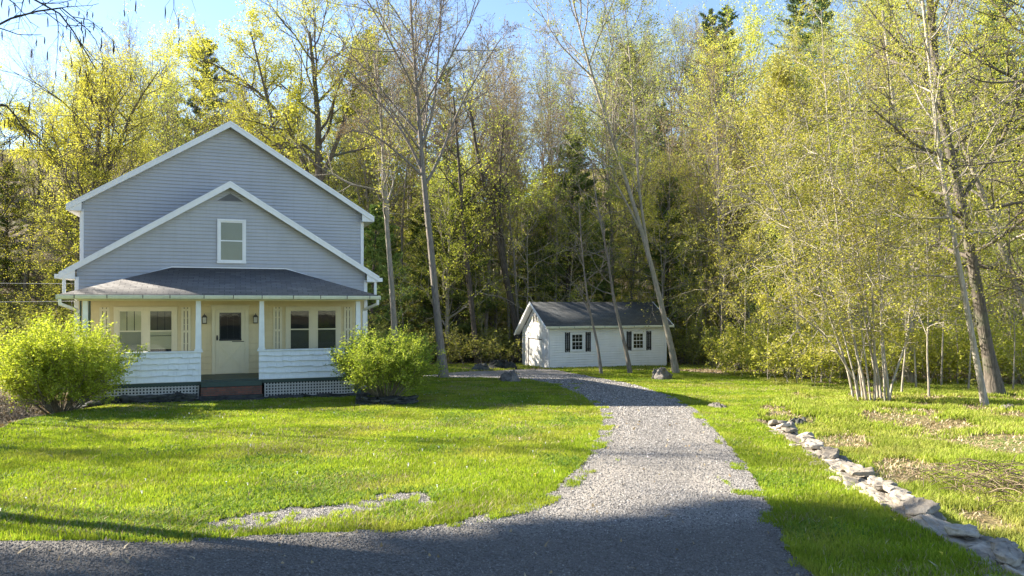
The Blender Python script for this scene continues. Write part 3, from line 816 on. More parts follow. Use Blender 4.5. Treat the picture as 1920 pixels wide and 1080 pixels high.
# steps
b = B_(); b.box(-.80, .90, -2.20, -1.94, -.42, -.26); b.build('step_tread', M['dark_green'], house, .01)
b = B_(); b.box(-.80, .90, -2.28, -1.94, -1.0, -.425); b.build('brick_step', M['brick'], house, .008)
b = B_(); b.box(-.84, .93, -2.50, -2.285, -1.0, -.66); b.box(-.80, .95, -2.80, -2.505, -1.1, -.74); b.build('stone_step', M['stone_dark'], house, .012)

# porch roof: hipped, with uv
ez, tz = 2.30, 3.19; e0, t0_, tw = 4.38, -2.32, 1.72
V = [(-e0, t0_, ez), (e0, t0_, ez), (tw, -.02, tz), (-tw, -.02, tz), (-e0 + .02, -.02, ez + .02), (e0 - .02, -.02, ez + .02)]
V = [(x, y, z - Zb) for x, y, z in V]
idx = [(0, 1, 2, 3)]; 
V2 = V[:4] + [V[0], V[3], V[4]] + [V[1], V[5], V[2]]
UV = [(-e0, 0), (e0, 0), (tw, 2.47), (-tw, 2.47), (0, 0), (0, 2.8), (2.3, .3), (0, 0), (2.3, .3), (0, 2.8)]
proof = mesh_np('porch_roof', V2, [(0, 1, 2, 3)], M['roof'], house, T=[(4, 5, 6), (7, 8, 9)], uv=np.array(UV))
sm = proof.modifiers.new('thick', 'SOLIDIFY'); sm.thickness = .045; sm.offset = -1
b = B_()
b.bar((-tw, -.045, tz + .01), (tw, -.045, tz + .01), .05, .035)
for sd in (-1, 1): b.bar((sd * tw, -.045, tz + .012), (sd * (e0 - .1), -.045, ez + .10), .05, .03)
b.build('flashing', M['white'], house)
b = B_(); b.box(-3.97, 3.97, YF - .03, YF + .11, 2.12, 2.235); b.box(-3.97, -3.8, YF + .11, -.06, 2.12, 2.235); b.box(3.8, 3.97, YF + .11, -.06, 2.12, 2.235)
b.build('porch_lintel', M['cream_light'], house)
b = B_(); b.box(-4.33, 4.33, t0_ + .04, -.03, 2.24, 2.262); b.build('porch_ceiling', M['cream_light'], house)
b = B_(); n = 7
prof = [(-.11, .0), (-.12, -.03), (-.105, -.10), (-.06, -.125), (0, -.125), (0, -.11), (-.055, -.11), (-.09, -.09), (-.10, -.03), (-.095, 0)]
b.prism([(t0_ + .02 + y, 2.285 + z) for y, z in prof], -4.42, 4.42, 'x')
b.box(-4.42, 4.42, t0_ + .025, t0_ + .045, 2.16, 2.262)
for sd in (-1, 1): b.box(sd * 4.43 - .012, sd * 4.43 + .012, t0_ - .10, t0_ + .04, 2.16, 2.29); b.box(sd * 4.40 - .02, sd * 4.40 + .02, t0_ + .05, -.05, 2.19, 2.30)
gut = b.build('gutter', M['gutter'], house)
b = B_()
for x in (-4.0, -3.2, -2.3, -1.6, -.7, .1, .9, 1.8, 2.6, 3.4, 4.1): b.box(x - .01, x + .01, t0_ - .104, t0_ - .096, 2.19, 2.29)
b.build('gutter_clip', M['metal_dark'], gut)
for sd in (-1, 1):     # gutters and downspouts of the main roof
    x = sd * 4.86; b = B_()
    x0, x1 = sorted((sd * 4.775, sd * 4.90)); b.box(x0, x1, -.28, 1.15, 2.80, 2.92); b.box(x0, x1, -.295, -.281, 2.79, 2.925)
    b.build('gutter', M['white'], house, .008)
    b = B_(); px = sd * 4.66
    b.bar((px, -.20, 2.80), (px, -.20, 2.28), .09, .07)
    b.build('downspout', M['white'], house, .008)
    b = B_()
    b.bar((sd * 4.36, t0_ - .03, 2.17), (sd * 4.36, t0_ + .02, 2.02), .08, .08); b.bar((sd * 4.36, t0_ + .02, 2.03), (sd * 4.05, -1.55, 1.84), .08, .08) 
    b.bar((sd * 4.05, -1.55, 1.86), (sd * 4.05, -1.55, -.6), .09, .07)
    b.build('downspout', M['white'], house, .008)
b = B_(); b.bar((-3.3, 4.2, 5.8), (-3.3, 4.2, 6.55), .12, .12); b.build('vent_pipe', M['white'], house, .02)

# ================================================================== GARAGE
Zg = gz(GAR_O[0] + 2, GAR_O[1]) - .02
gar = empty('garage', (GAR_O[0], GAR_O[1], Zg), TH)
tag(gar, 'small white clapboard garage with dark roof and black shutters', 'garage')
gar['dz'] = Zg
G_ = lambda: MB(Zg)
GL, GW, GE, GR_ = 7.4, 4.05, .80, 2.15; rt = 2.0
b = G_(); siding(b, lambda z: (0, GL), -1.50, .78, 0, .137, .034, gmax=.05); b.box(0, GL, .004, GW, -2.1, .78)
b.prism([(0.004, .78), (GW, .35), (rt, 2.05)], .002, GL, 'x')
for k in range(20):
    z = -1.5 + k * .115
    if z < .78: b.add([(GL + .018, 0, z), (GL + .018, GW, z), (GL + .003, GW, z + .115), (GL + .003, 0, z + .115)], [(0, 1, 2, 3)])
b.build('wall', M['white'], gar)
# gable front with rough peeling shingles
b = G_(); random.seed(8)
z = -1.9
while z < 2.0:
    y = 0.0
    while y < GW:
        w = random.uniform(.12, .26); yy = min(y + w, GW); h = .15
        lim = lambda q: (2.06 - (rt - q) * .62) if q < rt else (2.06 - (q - rt) * .80)
        zt = min(z + h, min(lim(y), lim(yy)))
        if zt > z + .02 and not (.78 < (y + yy) / 2 < 3.12 and z < .16) and not (1.55 < (y + yy) / 2 < 2.35 and .98 < z < 1.6):
            o = random.uniform(.016, .03); b.add([(-o, y + .002, z), (-o, yy - .002, z), (-.003, yy - .002, zt), (-.003, y + .002, zt), (0, y, z), (0, yy, z)], [(1, 0, 3, 2), (0, 1, 5, 4)])
        y += w
    z += .15
b.build('gable_wall', M['white_peel'], gar)
b = G_(); b.box(-.012, -.004, .92, 3.0, -1.72, .06)
for k in range(1, 4): y = .92 + 2.08 * k / 4; b.box(-.02, -.012, y - .008, y + .008, -1.70, .05)
gd = b.build('garage_door', M['white_peel'], gar)
b = G_(); b.box(-.022, -.0205, .92, .955, -1.7, .06); b.box(-.022, -.0205, 2.965, 3.0, -1.7, .06); b.box(-.0225, -.0205, .955, 2.965, .01, .06); b.build('door_gap', M['metal_dark'], gd)
b = G_(); b.box(-.06, -.005, .80, .918, -1.75, .18); b.box(-.06, -.005, 3.002, 3.12, -1.75, .18); b.box(-.065, -.005, .918, 3.002, .062, .18)
b.build('door_frame', M['white_peel'], gar)
b = G_(); b.box(-.024, -.004, 1.60, 2.32, 1.0, 1.52); lw = b.build('loft_opening', M['dark'], gar)
b = G_(); b.box(-.05, -.026, 1.56, 1.66, .96, 1.58); b.box(-.05, -.026, 2.26, 2.36, .96, 1.50); b.box(-.052, -.026, 1.90, 1.99, 1.0, 1.56); b.bar((-.04, 1.7, 1.02), (-.04, 2.2, 1.5), .05, .022); b.build('loft_frame', M['white_peel'], lw)
# corner boards, rakes, eave
b = G_(); b.box(-.03, .10, -.03, -.002, -1.5, .74); b.box(-.032, -.003, -.03, .10, -1.55, .74); b.box(GL - .1, GL + .025, -.03, -.002, -1.5, .74)
b.build('corner_board', M['white'], gar)
sF = (GR_ - GE) / (rt + .3); sB = (GR_ - .28) / (GW + .38 - rt)
V = [(-.35, -.30, GE), (GL + .3, -.30, GE), (GL + .3, rt, GR_), (-.35, rt, GR_), (GL + .3, GW + .38, .28), (-.35, GW + .38, .28)]
V = [(x, y, z - Zg) for x, y, z in V]; ls = math.hypot(rt + .3, GR_ - GE)
V2 = [V[0], V[1], V[2], V[3], V[3], V[2], V[4], V[5]]
UV = [(0, 0), (GL, 0), (GL, ls), (0, ls), (0, ls), (GL, ls), (GL, 0), (0, 0)]
gr_ = mesh_np('roof', V2, [(0, 1, 2, 3), (4, 5, 6, 7)], M['roof_dark'], gar, uv=np.array(UV))
sm = gr_.modifiers.new('thick', 'SOLIDIFY'); sm.thickness = .05; sm.offset = -1
b = G_()
for x0, x1 in ((-.38, -.352), (GL + .302, GL + .33)):
    b = G_(); b.prism([(-.32, GE + .02), (rt, GR_ + .02), (rt, GR_ - .15), (-.32, GE - .14)], x0, x1, 'x'); b.prism([(GW + .40, .29), (rt, GR_ + .02), (rt, GR_ - .15), (GW + .40, .12)], x0, x1, 'x')
    b.build('rake_board', M['white'], gar)
b = G_()
b.prism([(-.28, GE - .07), (rt, GR_ - .07), (rt, GR_ - .09), (-.28, GE - .09)], -.35, -.032, 'x'); b.prism([(GW + .36, .22), (rt, GR_ - .07), (rt, GR_ - .09), (GW + .36, .20)], -.35, -.032, 'x')
b.build('soffit', M['white'], gar)
b = G_(); b.box(-.33, GL + .3, -.42, -.31, GE - .11, GE + .01); g2 = b.build('gutter', M['gutter'], gar, .01)
b = G_()
for k in range(8): x = .4 + k * .93; b.box(x - .012, x + .012, -.426, -.421, GE - .1, GE)
b.build('gutter_clip', M['metal_dark'], g2)
for (a, c) in ((1.32, 2.0), (5.18, 5.86)):
    sash_window(a, c, -.52, .36, -.014, M['white'], M['white'], M['dark'], .09, M['dark'], parent=gar, grid=(3, 2))
for x in (.93, 2.19, 4.78, 6.07):
    b = G_()
    for k in range(3): b.box(x + k * .115, x + k * .115 + .085, -.045, -.02, -.63 + .02 * (k == 1), .47 - .02 * (k == 1))
    for z in (-.50, .30): b.box(x + .002, x + .313, -.06, -.046, z, z + .05)
    b.build('shutter', M['black'], gar)

# ================================================================== TREES
rg = np.random.default_rng(11); random.seed(11)
K_LEAF = 1.0
# ---- prototypes (each becomes the first placed tree of its kind)
def pr_oak(seed, h=19, leafm='leaf_yellow', bark='bark_brown', ln=26, sz=.09, lean=(0, 0), ll=.34, f0=.36, nl=17, jit_=.13):
    r = np.random.default_rng(seed); P, Rr = trunk_path(h, .24, lean, 1.6, 14, r)
    return deciduous(r, P, Rr, f0, nl, ll, .85, 7, 6, 0, ln, sz, jit_, .08, lf0=.65), M[bark], M[leafm]
def pr_pole(seed, h=20, leafm='leaf_bud', bark='bark_grey', ln=5, sz=.09, f0=.42, ll=.20, lean=(0, 0), nl=18):
    r = np.random.default_rng(seed); P, Rr = trunk_path(h, .16, lean, 1.5, 14, r)
    return deciduous(r, P, Rr, f0, nl, ll, .62, 6, 6, 0, ln, sz, .12, .12, 7), M[bark], M[leafm]
def pr_young(seed, h=9, leafm='leaf_green', bark='bark_grey', ln=8, sz=.10, f0=.2, ll=.36):
    r = np.random.default_rng(seed); P, Rr = trunk_path(h, .07, (0, 0), .8, 12, r)
    return deciduous(r, P, Rr, f0, 20, ll, 1.15, 7, 5, 0, ln, sz, .12, .02, 6, up=.8), M[bark], M[leafm]
def pr_pine(seed, h=20, L=.20, f0=.2, leafm='needle', nb=105, ln=26, ls=.24):
    r = np.random.default_rng(seed)
    return conifer(r, h, .22, f0, nb, L, 14, ln, .02, ls=ls), M['bark_dark'], M[leafm]

protos = {
    'oak_a': ('oak_tree',) + pr_oak(1), 'oak_b': ('oak_tree',) + pr_oak(2, 17, lean=(.08, 0), ln=13), 'oak_c': ('oak_tree',) + pr_oak(3, 21, 'leaf_olive', ln=14),
    'pole_a': ('bare_tree',) + pr_pole(4), 'pole_b': ('bare_tree',) + pr_pole(5, 22, lean=(-.06, 0)), 'pole_c': ('bare_tree',) + pr_pole(6, 17, 'leaf_olive', 'bark_pale', 5, .12, .4, .24),
    'young_a': ('young_tree',) + pr_young(7, ln=14), 'young_b': ('young_tree',) + pr_young(8, 7, 'leaf_olive', ln=13), 'young_c': ('young_tree',) + pr_young(9, 12, 'leaf_green', 'bark_pale', 14),
    'pine_a': ('pine_tree',) + pr_pine(10), 'pine_b': ('pine_tree',) + pr_pine(12, 23, .19, .3), 'hem_a': ('hemlock_tree',) + pr_pine(13, 13, .26, .05, 'needle_light', 95, 26, .2),
    'green_a': ('maple_tree',) + pr_oak(14, 18, 'leaf_green', 'bark_grey', 18, .105, f0=.25, nl=20, jit_=.12), 'green_b': ('maple_tree',) + pr_oak(15, 15, 'leaf_green', 'bark_pale', 17, .10, f0=.15, nl=20, ll=.30, jit_=.12),
    'gold_a': ('willow_tree',) + pr_oak(16, 14, 'leaf_gold', 'bark_pale', 12, .12, f0=.15, nl=22, ll=.28, jit_=.15),
}
first = {}
KIND = {'oak_tree': ('oak', 'oak tree with clumps of new yellow leaves'), 'bare_tree': ('bare', 'slender grey tree with bare budding branches'), 'young_tree': ('young', 'low young tree with layered fresh green leaves'),
        'pine_tree': ('pine', 'tall dark green pine'), 'hemlock_tree': ('hemlock', 'soft green hemlock with drooping needles'), 'maple_tree': ('maple', 'leafy light green maple'), 'willow_tree': ('willow', 'golden catkin covered tree')}
CAT = {'oak_tree': 'oak tree', 'bare_tree': 'bare tree', 'young_tree': 'young tree', 'pine_tree': 'pine tree', 'hemlock_tree': 'hemlock tree', 'maple_tree': 'maple tree', 'willow_tree': 'willow tree'}
def put(key, x, y, sc, rz=None, zone='', label=None, group=None, tilt=None):
    name, plant, bark, lm = protos[key]
    rz = random.uniform(0, 2 * PI) if rz is None else rz
    loc = (x, y, gz(x, y) - .1)
    if key not in first:
        o = place(plant, name, bark, lm, loc, rz, 1.0); o.scale = (sc, sc, sc); first[key] = o
    else:
        o = copy_tree(first[key], loc, rz, sc, tilt or (random.gauss(0, .03), random.gauss(0, .03)))
    if label: o['label'] = label
    else: o['label'] = KIND[name][1] + ' ' + zone
    o['category'] = CAT[name]
    g = group or (name.replace('_', ' ') + 's ' + zone)
    if not label or group: o['group'] = g
    elif 'group' in o: del o['group']
    return o

def scatter(n, px, dr, keys, zone, sc=(.85, 1.15), mind=2.2, avoid=None, seed=0):
    r = random.Random(seed); pts = []; tries = 0
    while len(pts) < n and tries < n * 60:
        tries += 1
        u = r.random(); d = math.sqrt(dr[0] ** 2 + u * (dr[1] ** 2 - dr[0] ** 2)); p = r.uniform(*px); x = GX(p, d); y = d
        if any((x - a) ** 2 + (y - c) ** 2 < mind ** 2 for a, c in pts): continue
        A = np.array([x]); C = np.array([y])
        if in_building(A, C, 2.0)[0] or inpoly(DRIVE, A, C)[0]: continue
        if avoid and avoid(x, y): continue
        pts.append((x, y)); put(r.choice(keys), x, y, r.uniform(*sc), zone=zone)
def sun_lane(x, y):   # the open side the low sun comes from
    return x < -14 and y < 37 + (-x - 15) * .30

def gar_lane(x, y): return x < 1 and abs(y - (42.5 - x * .326)) < 3.2 and x > -32
# hillside and wood edge, zone by zone
ZL = 'in the wood left of the house'; ZB = 'in the wood behind the house'; ZM = 'in the wood behind the garage'; ZR = 'in the wood right of the garage'
scatter(20, (-330, 250), (40, 62), ['oak_a', 'oak_b', 'oak_c', 'pole_a', 'young_a'], ZL, (.7, .95), 3.0, sun_lane, 1)
scatter(16, (-330, 280), (62, 95), ['oak_c', 'pole_b', 'pine_a', 'pole_a', 'oak_a'], ZL, (.65, .9), 3.0, sun_lane, 2)
scatter(14, (300, 700), (42, 60), ['oak_a', 'oak_b', 'pole_c', 'hem_a', 'young_c', 'pole_a'], ZB, (.75, 1.0), 2.6, gar_lane, 3)
scatter(16, (260, 760), (60, 100), ['oak_c', 'pine_a', 'pole_b', 'pole_a', 'oak_b'], ZB, (.7, .95), 3.0, None, 4)
scatter(26, (700, 1330), (50, 68), ['pole_a', 'pole_b', 'pole_c', 'hem_a', 'young_b', 'oak_c', 'oak_b', 'hem_a', 'young_c'], ZM, (.7, .95), 2.6, gar_lane, 5)
scatter(44, (700, 1400), (66, 120), ['pole_a', 'pole_b', 'oak_a', 'oak_c', 'oak_b', 'oak_a', 'pole_c', 'oak_c', 'pine_a'], ZM, (.8, 1.1), 3.2, None, 6)
scatter(13, (1400, 2150), (33, 42), ['young_b', 'green_b', 'pole_c', 'gold_a', 'young_c', 'gold_a'], ZR, (.7, .95), 2.8, lambda x, y: GX(1330, y) < x < GX(1700, y) and y < 38, 7)
scatter(32, (1350, 2250), (42, 70), ['green_a', 'oak_c', 'pole_c', 'gold_a', 'oak_a', 'pine_a', 'pole_a', 'gold_a', 'hem_a'], ZR, (.9, 1.15), 3.0, None, 8)
scatter(20, (1330, 2300), (70, 120), ['green_a', 'oak_a', 'oak_c', 'pine_a', 'oak_c'], ZR, (.9, 1.2), 4.0, None, 9)
scatter(9, (-330, 330), (52, 66), ['hem_a', 'pine_a', 'hem_a'], ZL, (.6, .8), 3.0, sun_lane, 14)
scatter(6, (640, 900), (46, 58), ['hem_a'], ZM, (.6, .9), 2.4, gar_lane, 15)
scatter(26, (640, 1420), (44, 60), ['pole_c', 'pole_a', 'pole_b'], ZM, (.75, 1.0), 1.8, gar_lane, 12)
scatter(10, (-150, 500), (44, 60), ['pole_c', 'pole_a'], ZB, (.7, .95), 1.8, sun_lane, 13)
scatter(11, (700, 1340), (47, 60), ['hem_a', 'green_b', 'young_c'], ZM, (.75, 1.05), 2.6, gar_lane, 16)
# skyline pines and some trees one can pick out
for (px, d, k, sc, lab) in [(385, 62, 'pine_a', .98, 'dark pine behind the left roof slope of the house'), (690, 66, 'pine_b', 1.05, 'dark pine whose pointed top rises behind the bare tree beside the house'),
                            (1205, 74, 'pine_a', 1.15, 'broad dark pine high behind the right end of the garage'), (1325, 72, 'pine_b', 1.10, 'tallest dark pine on the skyline right of the garage'),
                            (1060, 52, 'hem_a', 1.15, 'bright green hemlock behind the left half of the garage roof'), (860, 48, 'hem_a', 1.0, 'green hemlock just left of the garage'),
                            (1262, 58, 'oak_c', 1.02, 'tall olive oak filling the skyline between the two dark pines'), (1385, 56, 'green_a', 1.12, 'tall light green maple just right of the tallest pine'), (1440, 50, 'gold_a', 1.2, 'tall golden tree behind the leaning fan of stems'),
                            (690, 44, 'hem_a', .8, 'hemlock beside the right corner of the house'), (840, 47, 'green_b', .75, 'small bright lime green maple right of the tall bare tree')]:
    put(k, GX(px, d), d, sc, label=lab)

def special(name, label, cat, pts, d, r0, r1, bark, leafm, dy=0, seed=1, K=16, flare=1.4, extra=None, **kw):
    r = np.random.default_rng(seed); P, Rr, base = path_px(pts, d, r0, r1, K, dy, flare)
    p = deciduous(r, P, Rr, **kw)
    for (pts2, ra, rb, opt) in (extra or []):
        px = np.array([q[0] for q in pts2], float); py = np.array([q[1] for q in pts2], float); KK = 10
        t0 = np.linspace(0, 1, len(pts2)); t = np.linspace(0, 1, KK)
        dd = d + dy * .5 + opt.get('dy', 0) * t
        L = np.stack([(np.interp(t, t0, px) - 960) / F * dd - base[0], dd - base[1], CZ + (HY - np.interp(t, t0, py)) / F * dd - base[2]], -1)
        for _ in range(2): L[1:-1] = (L[:-2] + 2 * L[1:-1] + L[2:]) / 4
        Rl = np.linspace(ra, rb, KK)
        k2 = dict(kw); k2.update(opt.get('kw', {}))
        q = deciduous(r, L[None], Rl[None], **k2); p.w += q.w; p.lf += q.lf
    o = place(p, name, M[bark], M[leafm], base)
    return tag(o, label, cat)

bare = dict(f0=.45, nl=16, ll=.30, ang=.70, n2=7, n3=6, n4=3, leafn=1, lsize=.06, ljit=.03, trop=.13, twigr=.007, wob=.12)
special('bare_tree', 'tall bare tree with straight trunk standing on the lawn right of the house', 'bare tree',
        [(833, 712), (820, 600), (806, 440), (793, 330), (787, 240), (780, 150), (772, 60), (766, -60)], 32, .18, .03, 'bark_grey', 'leaf_bud', seed=21, K=18, **bare,
        extra=[([(796, 330), (770, 270), (730, 210), (690, 170), (640, 120)], .075, .02, dict(kw=dict(f0=.3, nl=9, ll=.35))),
               ([(798, 345), (830, 290), (850, 220), (890, 150), (940, 70)], .075, .02, dict(kw=dict(f0=.3, nl=9, ll=.35), dy=1)),
               ([(790, 280), (815, 200), (822, 100), (830, -40)], .07, .02, dict(kw=dict(f0=.3, nl=8, ll=.30), dy=-1)),
               ([(793, 330), (750, 290), (700, 250), (655, 245)], .055, .015, dict(kw=dict(f0=.3, nl=7, ll=.35), dy=-1.5))])
special('leaning_tree', 'pale trunked tree leaning left in front of the right end of the garage', 'tree',
        [(1270, 702), (1252, 620), (1228, 520), (1203, 430), (1172, 330), (1135, 220), (1103, 120), (1078, 20), (1065, -40)], 35.5, .145, .03, 'bark_pale', 'leaf_olive', seed=22,
        f0=.5, nl=15, ll=.22, ang=.7, n2=7, n3=6, n4=2, leafn=4, lsize=.09, ljit=.10, trop=.13,
        extra=[([(1218, 485), (1200, 380), (1192, 280), (1186, 150), (1170, 0)], .075, .02, dict(kw=dict(f0=.25, nl=14, ll=.28))),
               ([(1205, 440), (1170, 370), (1130, 300), (1085, 240)], .06, .02, dict(kw=dict(f0=.3, nl=8, ll=.3)))])
thin = dict(f0=.4, nl=12, ll=.22, ang=.9, n2=4, n3=4, n4=0, leafn=1, lsize=.06, ljit=.04, trop=.10, twigr=.006)
special('thin_tree', 'thin bare tree before the garage between its two windows', 'bare tree', [(1128, 703), (1120, 640), (1103, 575), (1092, 480), (1085, 380)], 35, .075, .02, 'bark_grey', 'leaf_bud', seed=23, **thin)
special('thin_tree', 'thin bare tree crossing the left shutter of the second garage window', 'bare tree', [(1183, 700), (1168, 630), (1150, 560), (1140, 480), (1118, 380), (1110, 300)], 35.5, .10, .02, 'bark_grey', 'leaf_bud', seed=24, **thin)
special('birch_tree', 'pale slim trunk rising behind the shrub at the right house corner', 'tree', [(742, 680), (737, 570), (728, 460), (720, 350), (716, 220), (700, 100)], 35, .16, .05, 'bark_pale', 'leaf_olive', seed=25,
        f0=.45, nl=14, ll=.25, ang=.8, n2=6, n3=6, leafn=6, lsize=.12)
special('forked_tree', 'dark forked tree just left of the garage gable', 'tree', [(978, 690), (962, 580), (938, 470), (925, 400), (900, 320), (880, 200)], 47, .24, .08, 'bark_dark', 'leaf_olive', seed=26,
        f0=.45, nl=12, ll=.22, ang=.8, n2=6, n3=5, leafn=2, lsize=.12, extra=[([(945, 500), (938, 420), (935, 340), (945, 220)], .16, .06, dict())])
special('dark_tree', 'dark crooked double trunk tree between the bare tree and the garage', 'tree', [(897, 690), (887, 600), (880, 520), (868, 420), (860, 300), (850, 180)], 45, .18, .06, 'bark_dark', 'leaf_green', seed=27,
        f0=.4, nl=12, ll=.22, ang=.9, n2=6, n3=5, leafn=3, lsize=.13, extra=[([(890, 640), (880, 560), (872, 480), (866, 400)], .1, .04, dict())])
special('oak_tree', 'large spreading oak with yellow leaves behind the right roof slope', 'oak tree', [(610, 690), (606, 560), (600, 420), (596, 330), (598, 240), (590, 150), (580, 60)], 41, .34, .08, 'bark_brown', 'leaf_yellow', seed=28,
        f0=.45, nl=14, ll=.26, ang=.95, n2=7, n3=7, leafn=24, lsize=.09, ljit=.12, trop=.08, lf0=.6,
        extra=[([(600, 400), (570, 300), (530, 210), (460, 150), (380, 110)], .16, .04, dict(kw=dict(f0=.3, nl=12, ll=.34), dy=1)), ([(600, 340), (640, 250), (660, 170), (690, 120)], .13, .04, dict(kw=dict(f0=.3, nl=9, ll=.3), dy=-1)),
               ([(596, 350), (560, 330), (520, 280), (505, 200), (470, 60)], .14, .04, dict(kw=dict(f0=.3, nl=10, ll=.3), dy=-2))])
special('oak_tree', 'yellow leaved oak rising left of the roof peak', 'oak tree', [(165, 700), (170, 560), (168, 430), (180, 330), (185, 260), (190, 180)], 42, .26, .08, 'bark_brown', 'leaf_yellow', seed=29,
        f0=.4, nl=15, ll=.24, ang=.9, n2=7, n3=6, leafn=24, lsize=.09, ljit=.12, lf0=.6, extra=[([(175, 380), (220, 280), (250, 200), (300, 130)], .12, .03, dict(kw=dict(f0=.3, nl=9, ll=.3, leafn=4))), ([(172, 400), (120, 320), (80, 260), (30, 230)], .12, .03, dict(kw=dict(f0=.3, nl=9, ll=.3)))])
# right side
special('old_tree', 'thick dark old trunk with flared base at the right edge of the grass', 'tree', [(1868, 742), (1848, 640), (1828, 520), (1806, 390), (1772, 250), (1752, 120), (1742, -20)], 23.5, .20, .10, 'bark_brown', 'leaf_green', seed=31, flare=1.7,
        f0=.35, nl=18, ll=.30, ang=1.0, n2=7, n3=6, leafn=22, lsize=.052, ljit=.11, trop=.04)
special('slim_tree', 'slim pale trunk leaning left just in front of the old dark trunk', 'tree', [(1849, 768), (1828, 660), (1806, 540), (1780, 400), (1762, 300), (1748, 160), (1730, 0)], 20.2, .085, .04, 'bark_pale', 'leaf_green', seed=32,
        f0=.35, nl=14, ll=.22, ang=1.0, n2=6, n3=5, leafn=14, lsize=.055, trop=.04)
special('leaning_tree', 'pale trunk leaning left across the upper right corner of the wood', 'tree', [(1990, 720), (1935, 620), (1880, 470), (1845, 370), (1800, 260), (1770, 120)], 24.5, .12, .05, 'bark_pale', 'leaf_green', seed=33,
        f0=.35, nl=14, ll=.25, ang=1.0, n2=6, n3=6, leafn=22, lsize=.052, trop=.03)
special('larch_tree', 'half bare conifer with pale trunk and short side branches in the sunny wood', 'tree', [(1705, 700), (1702, 560), (1694, 400), (1682, 250), (1668, 120), (1655, 20)], 29, .14, .05, 'bark_pale', 'leaf_olive', seed=34,
        f0=.3, nl=34, ll=.13, ang=1.3, n2=5, n3=4, leafn=1, lsize=.08, trop=.0)
special('maple_tree', 'leafy maple whose lit branches fill the far right edge', 'maple tree', [(2090, 730), (2080, 560), (2060, 380), (2040, 200), (2020, 20)], 22, .22, .08, 'bark_brown', 'leaf_green', seed=35,
        f0=.15, nl=26, ll=.42, ang=1.2, n2=8, n3=6, leafn=28, lsize=.05, ljit=.12, trop=.0, up=.8)
special('maple_tree', 'young leafy maple left of the old dark trunk', 'maple tree', [(1690, 705), (1700, 600), (1712, 480), (1716, 350), (1720, 220)], 32, .10, .04, 'bark_pale', 'leaf_green', seed=36,
        f0=.15, nl=24, ll=.34, ang=1.15, n2=7, n3=6, leafn=10, lsize=.09, ljit=.13, trop=.02, up=.8)
special('willow_tree', 'golden catkin covered tree left of the many-stemmed clump', 'willow tree', [(1500, 700), (1495, 560), (1485, 420), (1475, 300), (1470, 180)], 31, .10, .03, 'bark_pale', 'leaf_gold', seed=37,
        f0=.25, nl=26, ll=.28, ang=.75, n2=7, n3=6, leafn=18, lsize=.10, ljit=.13, trop=.06)
# many-stemmed hornbeam clump
base = PG(1630, 752); bz = gz(*base)
cl = empty('hornbeam_clump', (base[0], base[1], bz)); tag(cl, 'fan of a dozen pale slender stems with small bright leaves on the rough grass', 'tree clump')
stems = [[(1604, 742), (1560, 600), (1500, 450), (1430, 330), (1370, 230)], [(1612, 745), (1580, 620), (1545, 500), (1500, 380), (1450, 260)], [(1620, 744), (1595, 600), (1560, 450), (1530, 300), (1500, 180)],
         [(1628, 750), (1600, 640), (1577, 480), (1560, 330), (1548, 180), (1540, 20)], [(1634, 752), (1612, 600), (1600, 450), (1590, 300), (1570, 140)], [(1640, 748), (1640, 620), (1630, 470), (1600, 300), (1590, 120)],
         [(1655, 758), (1640, 660), (1622, 560), (1600, 420), (1580, 300)], [(1648, 740), (1630, 640), (1605, 520), (1590, 380)], [(1668, 742), (1655, 650), (1650, 520), (1640, 400), (1650, 280)], [(1660, 735), (1650, 610), (1660, 480), (1680, 340)],
         [(1618, 740), (1560, 640), (1500, 590), (1440, 560)], [(1665, 740), (1700, 640), (1720, 560), (1760, 500)]]
cp = Plant(); r = np.random.default_rng(41)
for i, st in enumerate(stems):
    P, Rr, b0 = path_px(st, base[1] - .4 + .8 * r.random(), 0.025 + .015 * r.random(), .009, 14, r.uniform(-.9, .9), 1.1)
    P = P + np.array([b0[0] - base[0], b0[1] - base[1], b0[2] - bz])
    sp = deciduous(r, P, Rr, f0=.28, nl=14, ll=.20, ang=1.1, n2=6, n3=5, leafn=7, lsize=.06, ljit=.08, trop=.02, sides=7, up=.85, twigr=.004)
    V, Q = Plant.cat(sp.w); mesh_np('stem', V, Q, M['bark_pale'], cl, True); cp.lf += sp.lf
V, Q = Plant.cat(cp.lf); mesh_np('crown', V, Q, M['leaf_green'], cl)

# slender saplings at the wood edge
sap = []
for sd in (51, 52, 53):
    r = np.random.default_rng(sd); P, Rr = trunk_path(6.5, .035, (random.uniform(-.1, .1), 0), .7, 10, r, 1.2)
    sap.append(deciduous(r, P, Rr, .3, 12, .2, .9, 5, 4, 0, 4, .09, .08, .08, 5, twigr=.004))
sap_o = []
spots = [(1690, 24), (1718, 26), (1742, 23), (1575, 30), (1560, 33), (1460, 35), (1425, 33), (1520, 34), (1395, 38), (1605, 28), (1765, 27), (1795, 28), (1815, 25.5), (1440, 30), (1480, 31.5), (1540, 28.5), (1350, 41), (1320, 44), (1380, 45), (1900, 25), (1665, 31), (1730, 33), (1640, 34),
         (820, 47), (760, 44), (930, 49), (870, 50), (910, 46), (790, 50), (845, 53), (700, 48), (730, 52), (950, 54), (1290, 46), (1310, 50), (1260, 50)]
for i, (px, d) in enumerate(spots):
    x, y = GX(px, d), d; loc = (x, y, gz(x, y) - .05); rz = random.uniform(0, 6.28)
    zone = 'at the edge of the wood right of the garage' if px > 1255 else 'at the edge of the wood between house and garage'
    if i < 3: o = place(sap[i], 'sapling', M['bark_pale'], M['leaf_green'], loc, rz); sap_o.append(o)
    else: o = copy_tree(sap_o[i % 3], loc, rz, random.uniform(.6, 1.1), (random.gauss(0, .06), random.gauss(0, .06)))
    tag(o, 'slender pale sapling ' + zone, 'sapling', 'saplings ' + zone)

